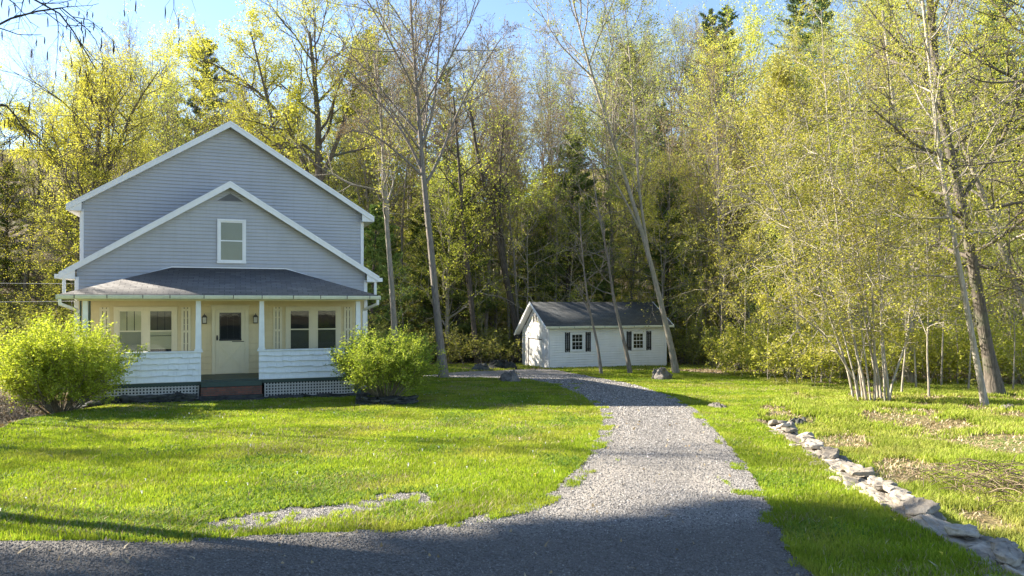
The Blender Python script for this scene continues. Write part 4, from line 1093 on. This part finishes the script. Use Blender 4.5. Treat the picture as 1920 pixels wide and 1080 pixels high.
# trees beyond the left and near side of the view: they throw the long shadows
def shade_tree(key, x, y, sc): return put(key, x, y, sc, zone='outside the view beside the road', group='roadside trees outside the view')
protos['shade'] = ('maple_tree',) + pr_oak(19, 17, 'leaf_green', 'bark_brown', 20, .34, f0=.22, nl=24, ll=.36)
r_ = np.random.default_rng(77); P_, R_ = trunk_path(28, .3, (0, 0), 1.0, 14, r_)
protos['high'] = ('maple_tree', deciduous(r_, P_, R_, .70, 22, .17, .95, 8, 6, 0, 22, .34, .25, .06), M['bark_brown'], M['leaf_green'])
P_, R_ = trunk_path(23, .2, (0, 0), .6, 14, r_)
protos['tip'] = ('maple_tree', deciduous(r_, P_, R_, .79, 20, .13, 1.0, 8, 6, 0, 22, .30, .22, .05), M['bark_brown'], M['leaf_green'])
for (k, x, y, sc) in [('shade', -14, 3.8, .7), ('shade', -18.5, 5.0, .8), ('shade', -24, 5.2, .95), ('shade', -31, 5.4, 1.1), ('shade', -20, 2.0, .9), ('shade', -28, 3.6, 1.1), ('shade', -13, 0.2, .8), ('shade', -38, 5.5, 1.3),
                      ('high', -35, 12.4, .95), ('high', -39, 12.4, 1.05), ('high', -33, 10.0, .95), ('high', -45, 13.3, 1.14), ('tip', -30, 16.3, 1.0), ('tip', -31, 14.0, 1.0), ('tip', -33, 15.6, 1.06), ('tip', -29, 12.2, .95), ('tip', -27, 14.9, .93), ('high', -38, 9.5, 1.0),
                      ('pole_a', -19, 18.5, .7), ('pole_a', -26, 25.0, .75), ('pole_c', -45, 32, .9), ('pole_a', -36, 22.5, .8), ('pole_c', -30, 20.6, .95), ('oak_b', -41, 24.5, .55), ('oak_c', -52, 28, .6)]:
    shade_tree(k, x, y, sc)

# overhanging tree with hanging catkins, trunk just outside the left edge
r = np.random.default_rng(61)
P, Rr, b0 = path_px([(-420, 1000), (-400, 700), (-380, 400), (-330, 100), (-280, -200)], 9.0, .16, .06, 12)
hp = Plant(); hp.wood(P, Rr, 9)
cat_ = []
for pts in ([(-390, 420), (-250, 250), (-120, 120), (0, 40), (110, 10), (170, 60)], [(-350, 250), (-200, 60), (-60, -40), (80, -60), (250, -70), (345, -30)], [(-380, 360), (-200, 260), (-60, 190), (20, 200), (60, 270)], [(-340, 200), (-150, 40), (30, -20), (120, 30), (180, 130)]):
    px = np.array([q[0] for q in pts], float); py = np.array([q[1] for q in pts], float); t0 = np.linspace(0, 1, len(pts)); t = np.linspace(0, 1, 12)
    dd = 9.0 - t * .8
    L = np.stack([(np.interp(t, t0, px) - 960) / F * dd - b0[0], dd - b0[1], CZ + (HY - np.interp(t, t0, py)) / F * dd - b0[2]], -1)[None]
    Rl = np.linspace(.022, .005, 12)[None]; hp.wood(L, Rl, 6)
    A, AR = grow(r, L, Rl, 12, .4, 1, .7, .55, 5, .5, .004, .2, .0); hp.wood(A, AR, 4)
    B, BR = grow(r, A, AR, 4, .2, 1, .7, .25, 3, .5, .0025, .2, -.1); hp.wood(B, BR, 3)
    cat_.append(B)
B = np.concatenate(cat_)
sel = B[r.random(len(B)) < .5]
tip = sel[:, -1]; n = len(tip); K = 5
cl_ = (.06 + .09 * r.random(n))[:, None]
C = np.stack([tip + np.array([0, 0, -1]) * cl_ * k / (K - 1) + r.normal(0, .003, (n, 3)) for k in range(K)], 1)
CR = np.array([.003, .0065, .007, .006, .002])[None].repeat(n, 0)
ho = place(hp, 'overhanging_tree', M['bark_dark'], None, b0, names=('trunk', 'crown')); tag(ho, 'dark overhanging branches with hanging catkins in the upper left corner', 'tree')
for q in range(min(n, 99)):
    V, Q = tubes(C[q:q + 1], CR[q:q + 1], 5); mesh_np('catkin', V, Q, M['catkin'], ho, True)

# a dark limb entering from the right edge
r = np.random.default_rng(63)
special('leafy_tree', 'tree whose crooked dark limb reaches in at the right edge', 'tree', [(2080, 760), (2070, 600), (2050, 420), (2030, 250), (2010, 60)], 17, .12, .05, 'bark_brown', 'leaf_green', seed=62,
        f0=.5, nl=10, ll=.15, ang=1.2, n2=5, n3=5, leafn=11, lsize=.05, ljit=.07, trop=.02, up=.8,
        extra=[([(2040, 200), (1960, 140), (1900, 155), (1850, 158), (1812, 146), (1800, 120)], .035, .009, dict(kw=dict(f0=.3, nl=8, ll=.25, leafn=3))),
               ([(2050, 330), (1980, 300), (1900, 300), (1850, 305), (1790, 318), (1760, 298)], .03, .009, dict(kw=dict(f0=.3, nl=8, ll=.25, leafn=3)))])

# ------------------------------------------------------------------ shrubs
def shrub(name, label, pxb, pyb, w, h, nst, leafm, seed, lsz=.06, lean=0.0, dens=7):
    x, y = PG(pxb, pyb); z = gz(x, y); r = np.random.default_rng(seed)
    K = 9; a = r.random(nst) * 2 * PI; rad = (.25 + .75 * r.random(nst) ** .6) * w / 2; t = np.linspace(0, 1, K)[None, :]
    hh = h * (1 - .35 * (rad / (w / 2)) ** 3.0) * (.74 + .30 * r.random(nst))
    P = np.stack([(np.cos(a) * rad)[:, None] * t ** .85 + .05 * np.cos(a)[:, None] + lean * t, (np.sin(a) * rad)[:, None] * t ** .85 + .05 * np.sin(a)[:, None], hh[:, None] * t ** 1.05 - .03], -1)
    P[:, 1:] += np.cumsum(r.normal(0, .02, (nst, K - 1, 3)), axis=1)
    Rr = (.016 * (1 - .75 * t)).repeat(nst, 0)
    p = Plant(); p.wood(P, Rr, 5)
    A, AR = grow(r, P, Rr, 7, .28 if w > 2.7 else .42, 1, .65, w * .20, 4, .5, .004, .12, .06); p.wood(A, AR, 4)
    B, BR = grow(r, A, AR, 6, .15, 1, .65, w * .11, 3, .5, .0025, .12, .04); p.wood(B, BR, 3)
    p.leaf(r, B, dens, .1, 1.08, lsz, .42, .035, .75, 0, .8); p.leaf(r, A, dens, .35, 1.05, lsz, .42, .04, .75, 0, .8)
    o = place(p, name, M['twig'], M[leafm], (x, y, z), names=('stems', 'crown'))
    return tag(o, label, 'shrub')
shrub('shrub', 'big round yellow green shrub at the left corner of the porch', 112, 772, 2.85, 2.1, 64, 'bush_leaf', 71, .066, dens=19)
shrub('shrub', 'vase shaped green shrub at the right corner of the porch', 724, 756, 2.5, 1.8, 58, 'bush_leaf2', 72, .062, dens=17)

# low growth along the wood edge, nobody could count it
def undergrowth(name, n, pxr, dr, seed, leafm, hgt, ln, mat_w, lsz, label):
    r = np.random.default_rng(seed); pts = []
    while len(pts) < n:
        d = r.uniform(*dr); x = GX(r.uniform(*pxr), d); A = np.array([x]); C = np.array([d])
        if in_building(A, C, .9)[0] or inpoly(DRIVE, A, C)[0] or (inpoly(LAWN, A, C)[0] and d < 33) or inpoly(VERGE, A, C)[0] or sun_lane(x, d) and d < 33: continue
        pts.append((x, d, gz(x, d)))
    pts = np.array(pts); K = 5
    a = r.random(n) * 2 * PI; t = np.linspace(0, 1, K)[None, :]; h = hgt * (.4 + .9 * r.random(n)); s = .45 * h
    P = np.stack([pts[:, :1] + (np.cos(a) * s)[:, None] * t, pts[:, 1:2] + (np.sin(a) * s)[:, None] * t, pts[:, 2:3] + h[:, None] * t], -1)
    P[:, 1:] += np.cumsum(r.normal(0, .06, (n, K - 1, 3)), axis=1)
    Rr = (.014 * (1 - .7 * t)).repeat(n, 0); p = Plant(); p.wood(P, Rr, 3)
    A, AR = grow(r, P, Rr, 6, .2, 1, .8, hgt * .4, 3, .5, .006, .2, .05); p.wood(A, AR, 3)
    B, BR = grow(r, A, AR, 3, .2, 1, .8, hgt * .22, 3, .5, .005, .2, .02); p.wood(B, BR, 3)
    o = mesh_np(name, *Plant.cat(p.w), mat_w, None); tag(o, label + ' stems', 'undergrowth', kind='stuff')
    if ln:
        p.leaf(r, B, ln, .2, 1.1, lsz, .6, .08, .7); V, Q = Plant.cat(p.lf)
        o2 = mesh_np('foliage', V, Q, leafm, o)
undergrowth('undergrowth', 900, (640, 1400), (42.5, 66), 81, M['leaf_olive'], 1.5, 9, M['bark_grey'], .13, 'tangled bare brush under the wood behind the garage')
undergrowth('undergrowth', 700, (1330, 2100), (27, 48), 82, M['leaf_green'], 1.6, 12, M['bark_pale'], .11, 'leafy low growth along the sunny wood edge')
undergrowth('undergrowth', 500, (-250, 720), (36, 60), 83, M['leaf_olive'], 2.0, 10, M['bark_brown'], .15, 'brush growing behind and left of the house')
undergrowth('undergrowth', 260, (-330, 60), (17.5, 34), 84, M['straw'], .6, 1, M['bark_grey'], .06, 'dry weeds on the bank left of the lawn')
undergrowth('undergrowth', 700, (300, 2000), (66, 130), 85, M['leaf_olive'], 4.5, 16, M['bark_grey'], .38, 'distant brush covering the hillside')

# ------------------------------------------------------------------ stones
def slab_mesh(r, lx, ly, h, n=13):
    a = np.arange(n) * 2 * PI / n + r.uniform(-.22, .22, n) * 8 / n
    c4 = np.sort(r.uniform(0, 2 * PI, 6)); rad = np.min(np.stack([1.0 / np.maximum(np.cos((a - c + PI) % (2 * PI) - PI), .35) * r.uniform(.72, 1.0) for c in c4] + [np.full(n, 1.25)]), 0) * (1 + r.normal(0, .04, n))
    sq = (np.abs(np.cos(a)) ** 4 + np.abs(np.sin(a)) ** 4) ** -.25
    ox = np.cos(a) * rad * sq * lx / 2; oy = np.sin(a) * rad * sq * ly / 2
    V = []
    for (z, s) in ((-h * .5, .92), (-h * .22, 1.0), (h * .34, .99), (h * .48, .94), (h * .5, .6)):
        V.append(np.stack([ox * s, oy * s, np.full(n, z)], -1) + r.normal(0, .022 * max(lx, .15) + h * .04, (n, 3)) * [1, 1, .6])
    V = np.concatenate(V + [np.array([[0, 0, h * .5 + r.normal(0, .008)], [0, 0, -h * .5]])])
    Q = []
    for k in range(4):
        for i in range(n): j = (i + 1) % n; Q.append((k * n + i, k * n + j, (k + 1) * n + j, (k + 1) * n + i))
    T = [(4 * n + i, 4 * n + (i + 1) % n, 5 * n) for i in range(n)] + [((i + 1) % n, i, 5 * n + 1) for i in range(n)]
    return V, Q, T
def stone(parent, r, x, y, z, lx, ly, h, rz, mat, name='stone', tilt=.06, origin=(0, 0, 0)):
    V, Q, T = slab_mesh(r, lx, ly, h)
    o = mesh_np(name, V, Q, mat, parent, False, T=T)
    if mat is M['stone']:
        import bmesh
        bm = bmesh.new(); bm.from_mesh(o.data); bmesh.ops.subdivide_edges(bm, edges=bm.edges[:], cuts=2, use_grid_fill=True)
        k = Vector((rz * 9, x * 7, y * 5))
        for v in bm.verts:
            q = mnoise.noise(v.co * 9 + k); st_ = round(mnoise.noise(v.co * 4 + k * 2) * 3) / 3
            v.co.z += .020 * q + .018 * st_; v.co.x += .022 * mnoise.noise(v.co * 13 + k); v.co.y += .022 * mnoise.noise(v.co * 13 - k)
        bm.to_mesh(o.data); bm.free()
    o.location = (x - origin[0], y - origin[1], z - origin[2]); o.rotation_euler = (r.normal(0, tilt), r.normal(0, tilt), rz)
    return o

r = np.random.default_rng(91)
w0 = (float(WALL[0, 0]), float(WALL[0, 1]), gz(*WALL[0]))
sw = empty('stone_wall', w0); tag(sw, 'low dry laid wall of flat stones running beside the driveway', 'stone wall')
seg = np.concatenate([[0], np.cumsum(np.linalg.norm(np.diff(WALL, axis=0), axis=1))])
s = .1
while s < seg[-1] - 1.5:
    x = np.interp(s, seg, WALL[:, 0]); y = np.interp(s, seg, WALL[:, 1]); x2 = np.interp(s + .2, seg, WALL[:, 0]); y2 = np.interp(s + .2, seg, WALL[:, 1]); an = math.atan2(y2 - y, x2 - x)
    lx = r.uniform(.30, .62) * (1.45 if s < 2.0 else 1); nx, ny = math.sin(an), -math.cos(an)
    z = gz(x - .3, y)
    def st(off, dz, l, w, h, da=.2, tl=.07): stone(sw, r, x + nx * off + r.normal(0, .03), y + ny * off + r.normal(0, .03), z + dz, l, w, h, an + r.normal(0, da), M['stone'], tilt=tl, origin=w0)
    st(.14, -.12, lx * 1.05, .30, .13); st(-.02, .015, lx, r.uniform(.26, .42), .075); st(.15, -.01, lx * .9, r.uniform(.18, .30), .10)
    if r.random() < .5: st(-.20, .02, lx * r.uniform(.45, .9), r.uniform(.18, .32), .06, .5)
    if r.random() < .6: st(.05, .12, lx * r.uniform(.4, .8), r.uniform(.2, .34), .07, .5, .14)
    s += lx * .74
def rock(name, label, px, py, lx, ly, h, mat, seed, cat='rock', sink=.3):
    x, y = PG(px, py); z = gz(x, y); r = np.random.default_rng(seed)
    V, Q, T = slab_mesh(r, lx, ly, h, 14)
    import bmesh
    o = mesh_np(name, V, Q, mat, None, False, T=T)
    bm = bmesh.new(); bm.from_mesh(o.data); bmesh.ops.subdivide_edges(bm, edges=bm.edges[:], cuts=4, use_grid_fill=True, smooth=.6)
    for v in bm.verts: v.co += Vector((mnoise.noise(v.co * 5 + Vector((seed, 0, 0))), mnoise.noise(v.co * 5 + Vector((0, seed, 0))), mnoise.noise(v.co * 5 + Vector((0, 0, seed))))) * .26 * max(h, .2)
    for v in bm.verts: v.co += Vector((mnoise.noise(v.co * 14), mnoise.noise(v.co * 14 + Vector((7, 0, 0))), mnoise.noise(v.co * 14 + Vector((0, 7, 0))))) * .04
    for v in bm.verts:
        f = 1 - .42 * max(0, min(1, v.co.z / h + .5)) ** 2; v.co.x *= f; v.co.y *= f
    bm.to_mesh(o.data); bm.free()
    o.location = (x, y, z + h * (.5 - sink)); o.rotation_euler = (0, 0, seed)
    return tag(o, label, cat)
rock('boulder', 'pale boulder at the foot of the leaning tree right of the garage', 1237, 712, 1.15, .7, .55, M['rock'], 1)
rock('rock', 'low grey jagged rock at the far end of the lawn', 956, 716, 1.35, .8, .50, M['rock'], 2)
rock('boulder', 'large dark mossy boulder left of the garage door', 940, 693, 1.5, 1.1, .60, M['rock_moss'], 3)
rock('boulder', 'smaller dark mossy boulder farthest left of the garage', 900, 695, 1.1, .9, .42, M['rock_moss'], 4)
rock('flat_rock', 'flat stone lying in the grass right of the driveway bend', 1345, 766, .85, .35, .16, M['rock'], 5)
rock('rock', 'rough stone at the far tip of the stone wall', 1470, 792, .8, .5, .26, M['rock'], 6)
rock('rock', 'dark stone in the grass beyond the stone wall tip', 1500, 785, .55, .4, .22, M['rock_moss'], 7)
rock('rock', 'pale stone near the base of the slim tree', 1888, 770, .35, .25, .18, M['rock'], 9)
x, y = PG(1385, 699)
P, Rr = trunk_path(.75, .2, (0, 0), .05, 5, np.random.default_rng(5), 1.5, .8); V, Q = tubes(P, Rr, 12)
top = np.arange(12) + 4 * 12
o = mesh_np('tree_stump', np.concatenate([V, [P[0, -1]]]), Q, M['bark_dark'], None, True, T=[(top[i], top[(i + 1) % 12], len(V)) for i in range(12)], loc=(x, y, gz(x, y))); tag(o, 'short dark rotten stump on the grass at the wood edge', 'stump')

# stone edging of the beds in front of the porch
def edging(name, label, pts, rows, seed, wj=.12, org=None):
    r = np.random.default_rng(seed); x0, y0 = pts[0]; og = (x0, y0, gz(x0, y0)); e = empty(name, og); tag(e, label, 'stone edging')
    P = np.array(pts); sg = np.concatenate([[0], np.cumsum(np.linalg.norm(np.diff(P, axis=0), axis=1))])
    for k in range(rows):
        s = r.uniform(0, .2)
        while s < sg[-1]:
            x = np.interp(s, sg, P[:, 0]) + r.normal(0, wj * .3); y = np.interp(s, sg, P[:, 1]) + r.normal(0, wj * .3) + k * .05; l = r.uniform(.22, .5)
            q = min(s + .1, sg[-1]); an = math.atan2(np.interp(q, sg, P[:, 1]) - np.interp(q - .1, sg, P[:, 1]), np.interp(q, sg, P[:, 0]) - np.interp(q - .1, sg, P[:, 0]))
            stone(e, r, x, y, gz(x, y) + .02 + k * .06, l, r.uniform(.2, .32), .065, an + r.normal(0, .25), M['stone_dark'], origin=og, tilt=.08); s += l * .75
def HL(s, t): return (HOUSE_O[0] + s * cT - t * sT, HOUSE_O[1] + s * sT + t * cT)
edging('stone_edging', 'dark flat stones edging the bed under the left shrub and lattice', [HL(-5.2, -2.35), HL(-4.7, -2.75), HL(-3.8, -2.75), HL(-2.4, -2.6), HL(-1.0, -2.45)], 4, 92)
edging('stone_edging', 'dark flat stones edging the bed right of the brick steps', [HL(1.0, -2.45), HL(2.2, -2.45), HL(3.6, -2.55), HL(4.2, -2.7)], 2, 93)
c = PG(724, 759)
edging('stone_ring', 'round stack of dark slates around the base of the right shrub', [(c[0] + .72 * math.cos(a), c[1] + .45 * math.sin(a)) for a in np.linspace(PI * .95, 2.1 * PI, 12)], 4, 94, .06)

# brush pile and fallen wood
r = np.random.default_rng(95); x, y = PG(1870, 900); n = 380; K = 5
C0 = np.stack([x + r.normal(0, .5, n), y + r.normal(0, .55, n)], -1); z = ground(C0[:, 0], C0[:, 1]) + r.random(n) * .45 * np.exp(-((C0[:, 0] - x) ** 2 + (C0[:, 1] - y) ** 2) / 1.2)
a = r.random(n) * 2 * PI; L = .12 + .4 * r.random(n) ** 1.5; t = np.linspace(-.5, .5, K)[None]
P = np.stack([C0[:, :1] + (np.cos(a) * L)[:, None] * t, C0[:, 1:] + (np.sin(a) * L)[:, None] * t, z[:, None] + .02 + (r.normal(0, .25, n) * L)[:, None] * t + (.12 * L)[:, None] * (1 - 4 * t * t)], -1)
V, Q = tubes(P, np.full((n, K), .005), 3); o = mesh_np('brush_pile', V, Q, M['straw'], None); tag(o, 'pile of dead brown twigs in the rough grass at the right', 'brush', kind='stuff')

# ------------------------------------------------------------------ overhead wires
def wire(name, a, c, sag, label):
    t = np.linspace(0, 1, 24)[:, None]; P = (1 - t) * np.array(a) + t * np.array(c); P[:, 2] -= 4 * sag * (t * (1 - t))[:, 0]
    V, Q = tubes(P[None], np.full((1, 24), .007), 5); o = mesh_np(name, V, Q, M['cable'], None, True); tag(o, label, 'wire')
hx, hy = HL(-4.42, .4)
wire('overhead_wire', (-34, 19.0, 2.3), (hx, hy, 2.12), .12, 'lower thin service wire running from the left to the house corner')
wire('overhead_wire', (-34, 20.0, 3.1), (hx, hy + .3, 2.66), .10, 'upper thin wire running from the left to the house eave')

# ================================================================== GRASS, LITTER, PEBBLES
def blades(name, n, xr, yr, mask, hgt, wid, mat, label, seed, power=1.1, dmin=6.0, curl=.5, kind='stuff', cat='grass', patch=None, flat=0.0, lod=True, cull=True):
    r = np.random.default_rng(seed); out = []; tot = 0
    while tot < n:
        m = n * 2
        X = r.uniform(xr[0], xr[1], m); Y = r.uniform(yr[0], yr[1], m); D = np.hypot(X, Y)
        k = r.random(m) < np.minimum(1, (dmin / np.maximum(D, dmin)) ** power)
        if cull: k &= (np.abs(X) < .80 * np.maximum(Y, 0) + 2.0)
        k &= mask(X, Y)
        if patch is not None: k &= r.random(m) < patch(X, Y)
        out.append(np.stack([X[k], Y[k]], -1)); tot += k.sum()
    C = np.concatenate(out)[:n]; X, Y = C[:, 0], C[:, 1]; D = np.hypot(X, Y)
    hv = hgt * (.5 + .8 * r.random(n)) * (.65 + .8 * fbm(X / .9, Y / .9, 44, 3))
    wv = wid * (.7 + .6 * r.random(n)) * (np.maximum(1, D / 9) if lod else 1)
    a = r.random(n) * 2 * PI; ln = np.abs(r.normal(0, curl, n)) * hv
    Z = ground(X, Y) + .01
    dx, dy = np.cos(a), np.sin(a); b = a + PI / 2 + r.normal(0, .4, n); wx, wy = np.cos(b) * wv / 2, np.sin(b) * wv / 2
    if flat: hv = hv * (1 - flat)
    B = np.stack([X, Y, Z], -1)
    mid = B + np.stack([dx * ln * .35, dy * ln * .35, hv * .6], -1); tip = B + np.stack([dx * ln, dy * ln, hv], -1)
    W = np.stack([wx, wy, np.zeros(n)], -1)
    V = np.stack([B - W, B + W, mid + W * .8, mid - W * .8, tip], 1).reshape(-1, 3)
    i = np.arange(n)[:, None] * 5
    Q = i + np.array([[0, 1, 2, 3]]); T = i + np.array([[3, 2, 4]])
    o = mesh_np(name, V, Q, mat, None, False, T=T); tag(o, label, cat, kind=kind); return o

nodrive = lambda X, Y: ~in_drive(X, Y)
blades('grass', 520000, (-16, 5), (5.5, 38), lambda X, Y: near_lawn(X, Y) & ~in_drive(X, Y) & ~in_building(X, Y, .15) & (~in_patch(X, Y) | (_h(np.floor(X * 9), np.floor(Y * 9), 3) > .8)), .050, .0070, M['grass'], 'mown lawn grass in front of the house', 101)
blades('grass', 190000, (1, 14), (3.5, 42), lambda X, Y: near_verge(X, Y) & ~in_drive(X, Y) & ((np.abs(X - np.interp(Y, WALL[:, 1], WALL[:, 0])) > .17) | (Y > 17.0)), .055, .0075, M['grass'], 'short verge grass between driveway and stone wall', 102)
M['weed'] = m_leaf('lawn_weed', (.10, .19, .03), (.17, .27, .04), (.26, .34, .07), .4, 0, 0)
blades('lawn_weeds', 45000, (-16, 12), (5.5, 32), lambda X, Y: (in_lawn(X, Y) | in_verge(X, Y)) & ~in_drive(X, Y) & ~in_building(X, Y, .15) & ~in_patch(X, Y), .050, .022, M['weed'], 'darker clover and broad leaved weeds in the lawn', 111, curl=1.1, cat='weeds', patch=lambda X, Y: smooth(.56, .70, fbm(X * .8, Y * .8, 61, 4)))
blades('lawn_thatch', 50000, (-16, 12), (5.5, 32), lambda X, Y: (in_lawn(X, Y) | in_verge(X, Y)) & ~in_drive(X, Y) & ~in_building(X, Y, .15) & ~in_patch(X, Y), .060, .006, M['litter'], 'dry straw coloured blades among the lawn grass', 112, curl=1.0, cat='grass', patch=lambda X, Y: .15 + .85 * smooth(.52, .70, fbm(X * .5 + 7, Y * .9, 63, 4)))
blades('fallen_leaves', 900, (-14, 9), (5, 32), lambda X, Y: ~in_building(X, Y, .15) & (in_drive(X, Y) | in_lawn(X, Y) | in_verge(X, Y)), .05, .03, M['litter'], 'a few stray dead leaves on lawn and gravel', 113, curl=1.5, cat='litter')
# sparse blades creeping over the gravel edge and along its middle
def edge_mask(X, Y):
    e = .0
    return in_drive(X, Y) & (in_lawn(X - .22, Y + .15) | in_verge(X + .25, Y) | ((fbm(X * 1.2, Y * .5, 71, 3) > .74) & (Y > 9) & (Y < 36)))
blades('grass', 13000, (-12, 12), (5, 40), edge_mask, .045, .008, M['grass'], 'weedy grass tufts creeping into the gravel', 103, patch=lambda X, Y: .6 * smooth(.5, .75, fbm(X * 2.5, Y * 2.5, 5)))
blades('rough_grass', 210000, (4, 30), (4, 36), lambda X, Y: in_meadow(X, Y) & ~in_verge(X, Y) & ~in_drive(X, Y) & ((X - np.interp(Y, WALL[:, 1], WALL[:, 0]) > .32) | (Y > 17.0)), 0.10, .009, M['grass_tall'], 'rough tufted grass and weeds beyond the stone wall', 104, power=1.2, curl=.6, patch=lambda X, Y: smooth(.40, .60, fbm(X * .9, Y * .9, 15, 4)))
blades('dead_leaves', 50000, (3, 30), (4, 44), lambda X, Y: ~in_drive(X, Y) & ~in_verge(X, Y) & ~in_lawn(X, Y) & ~in_building(X, Y, .1) & (X > np.interp(Y, WALL[:, 1], WALL[:, 0]) + .3), .05, .012, M['litter'], 'dead leaves and straw scattered in the rough grass', 105, curl=1.6, cat='litter', patch=lambda X, Y: 0.45 + .55 * smooth(.45, .8, fbm(X * .8 + 3, Y * .8, 18, 4)))
blades('dead_leaves', 50000, (-45, 30), (30, 66), lambda X, Y: ~in_drive(X, Y) & ~in_verge(X, Y) & ~in_lawn(X, Y) & ~in_building(X, Y, .1), .05, .035, M['litter'], 'fallen brown leaves on the forest floor', 106, curl=1.6, cat='litter')
blades('dead_leaves', 9000, (-22, -10), (13, 24), lambda X, Y: ~in_lawn(X, Y) & ~in_building(X, Y, .1), .05, .03, M['litter'], 'brown leaf litter on the bank left of the lawn', 107, curl=1.4, cat='litter')
blades('grass', 40000, (-14, 16), (33, 46), lambda X, Y: ~in_drive(X, Y) & ~in_building(X, Y, .1) & ~in_lawn(X, Y), .10, .010, M['grass_tall'], 'thin grass at the edge of the wood around the garage', 108, patch=lambda X, Y: smooth(.40, .6, fbm(X * .5, Y * .5, 19)))

def pebbles(n, seed):
    r = np.random.default_rng(seed); X = r.uniform(-9, 7, n * 4); Y = 4.2 + 30 * r.random(n * 4) ** 2.3
    k = (in_drive(X, Y) | in_patch(X, Y)) & (np.abs(X) < .8 * Y + 1); X = X[k][:n]; Y = Y[k][:n]; n = len(X)
    s = ((.004 + .009 * r.random(n) ** 2) * np.maximum(1, Y / 10))[:, None, None]
    base = np.array([(1, 0, 0), (0, 1, 0), (-1, 0, 0), (0, -1, 0), (0, 0, .8), (0, 0, -.6)])[None]
    V = base * s * (.7 + .6 * r.random((n, 6, 3))); a = r.random(n) * 6.28; c, d = np.cos(a)[:, None], np.sin(a)[:, None]
    V = np.stack([V[..., 0] * c - V[..., 1] * d, V[..., 0] * d + V[..., 1] * c, V[..., 2]], -1)
    V += np.stack([X, Y, ground(X, Y) + .028], -1)[:, None, :]
    T = np.array([(0, 1, 4), (1, 2, 4), (2, 3, 4), (3, 0, 4), (1, 0, 5), (2, 1, 5), (3, 2, 5), (0, 3, 5)])[None] + (np.arange(n) * 6)[:, None, None]
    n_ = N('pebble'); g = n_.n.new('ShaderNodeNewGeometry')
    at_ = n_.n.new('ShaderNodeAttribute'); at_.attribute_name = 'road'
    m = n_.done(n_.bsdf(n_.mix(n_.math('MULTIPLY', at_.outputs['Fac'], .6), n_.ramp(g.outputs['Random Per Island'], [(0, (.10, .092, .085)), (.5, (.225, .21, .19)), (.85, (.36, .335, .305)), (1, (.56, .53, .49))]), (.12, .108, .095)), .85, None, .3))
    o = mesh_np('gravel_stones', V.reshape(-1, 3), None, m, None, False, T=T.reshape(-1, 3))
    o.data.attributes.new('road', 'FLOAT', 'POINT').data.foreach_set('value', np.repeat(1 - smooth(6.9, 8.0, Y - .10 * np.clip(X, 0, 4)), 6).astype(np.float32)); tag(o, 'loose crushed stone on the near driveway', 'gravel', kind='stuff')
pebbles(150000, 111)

def dots(n, mask, xr, yr, mat, seed, label, sz=.012, h=.07):
    r = np.random.default_rng(seed); X = r.uniform(*xr, n * 30); Y = r.uniform(*yr, n * 30); k = mask(X, Y); X, Y = X[k][:n], Y[k][:n]; n = len(X)
    a = np.arange(5) * 2 * PI / 5; C = np.stack([X, Y, ground(X, Y) + h], -1)
    ring = np.stack([np.cos(a), np.sin(a), np.full(5, .15)], -1)[None] * sz; V = np.concatenate([C[:, None] + ring, C[:, None] - np.array([0, 0, .004]), C[:, None] - np.array([0, 0, h])], 1).reshape(-1, 3)
    T = np.array([(i, (i + 1) % 5, 5) for i in range(5)] + [(5, 6, 0)])[None] + (np.arange(n) * 7)[:, None, None]
    o = mesh_np('flowers', V, None, mat, None, T=T.reshape(-1, 3)); tag(o, label, 'flowers', kind='stuff')
dots(110, lambda X, Y: in_lawn(X, Y) & (fbm(X * .5, Y * .5, 8) > .5) & ~in_building(X, Y, .2), (-10, 3), (8, 24), M['petal_white'], 121, 'tiny white flowers dotted in the lawn', .014)
dots(60, lambda X, Y: in_verge(X, Y) | in_lawn(X, Y) & (X > -1), (-3, 8), (5, 30), M['petal_yellow'], 122, 'small yellow dandelions in the grass', .018)

# ================================================================== LIGHT AND CAMERA
SUN_EL, SUN_AZ = R(29), R(-72)       # azimuth from +Y towards +X
sd = Vector((math.sin(SUN_AZ) * math.cos(SUN_EL), math.cos(SUN_AZ) * math.cos(SUN_EL), math.sin(SUN_EL)))
w = bpy.data.worlds.new('World'); scene.world = w; w.use_nodes = True
nt = w.node_tree; bg = nt.nodes['Background']; sky = nt.nodes.new('ShaderNodeTexSky'); sky.sky_type = 'NISHITA'; sky.sun_disc = False
sky.sun_elevation = SUN_EL; sky.sun_rotation = SUN_AZ; sky.altitude = 200; sky.air_density = .8; sky.dust_density = .15; sky.ozone_density = 1.3
nt.links.new(sky.outputs[0], bg.inputs['Color']); bg.inputs['Strength'].default_value = .085
sl = bpy.data.lights.new('sun', 'SUN'); sl.energy = 5.0; sl.angle = R(.53); sl.color = (1.0, .92, .79)
so = bpy.data.objects.new('sun', sl); link(so); so.rotation_euler = (-sd).to_track_quat('-Z', 'Y').to_euler(); so.location = (-30, 10, 30)
cam = bpy.data.cameras.new('camera'); cam.lens = 26.0; cam.sensor_width = 36; cam.clip_end = 2000; cam.shift_y = 30 / 1920
co = bpy.data.objects.new('camera', cam); link(co); co.location = (0, 0, CZ); co.rotation_euler = (R(90), 0, 0)
scene.camera = co
scene.view_settings.view_transform = 'Standard'; scene.view_settings.look = 'None'; scene.view_settings.exposure = 2.12; scene.view_settings.gamma = 1
scene.cycles.max_bounces = 6; scene.cycles.diffuse_bounces = 3; scene.cycles.glossy_bounces = 2; scene.cycles.transmission_bounces = 4; scene.cycles.transparent_max_bounces = 6
scene.cycles.use_denoising = True
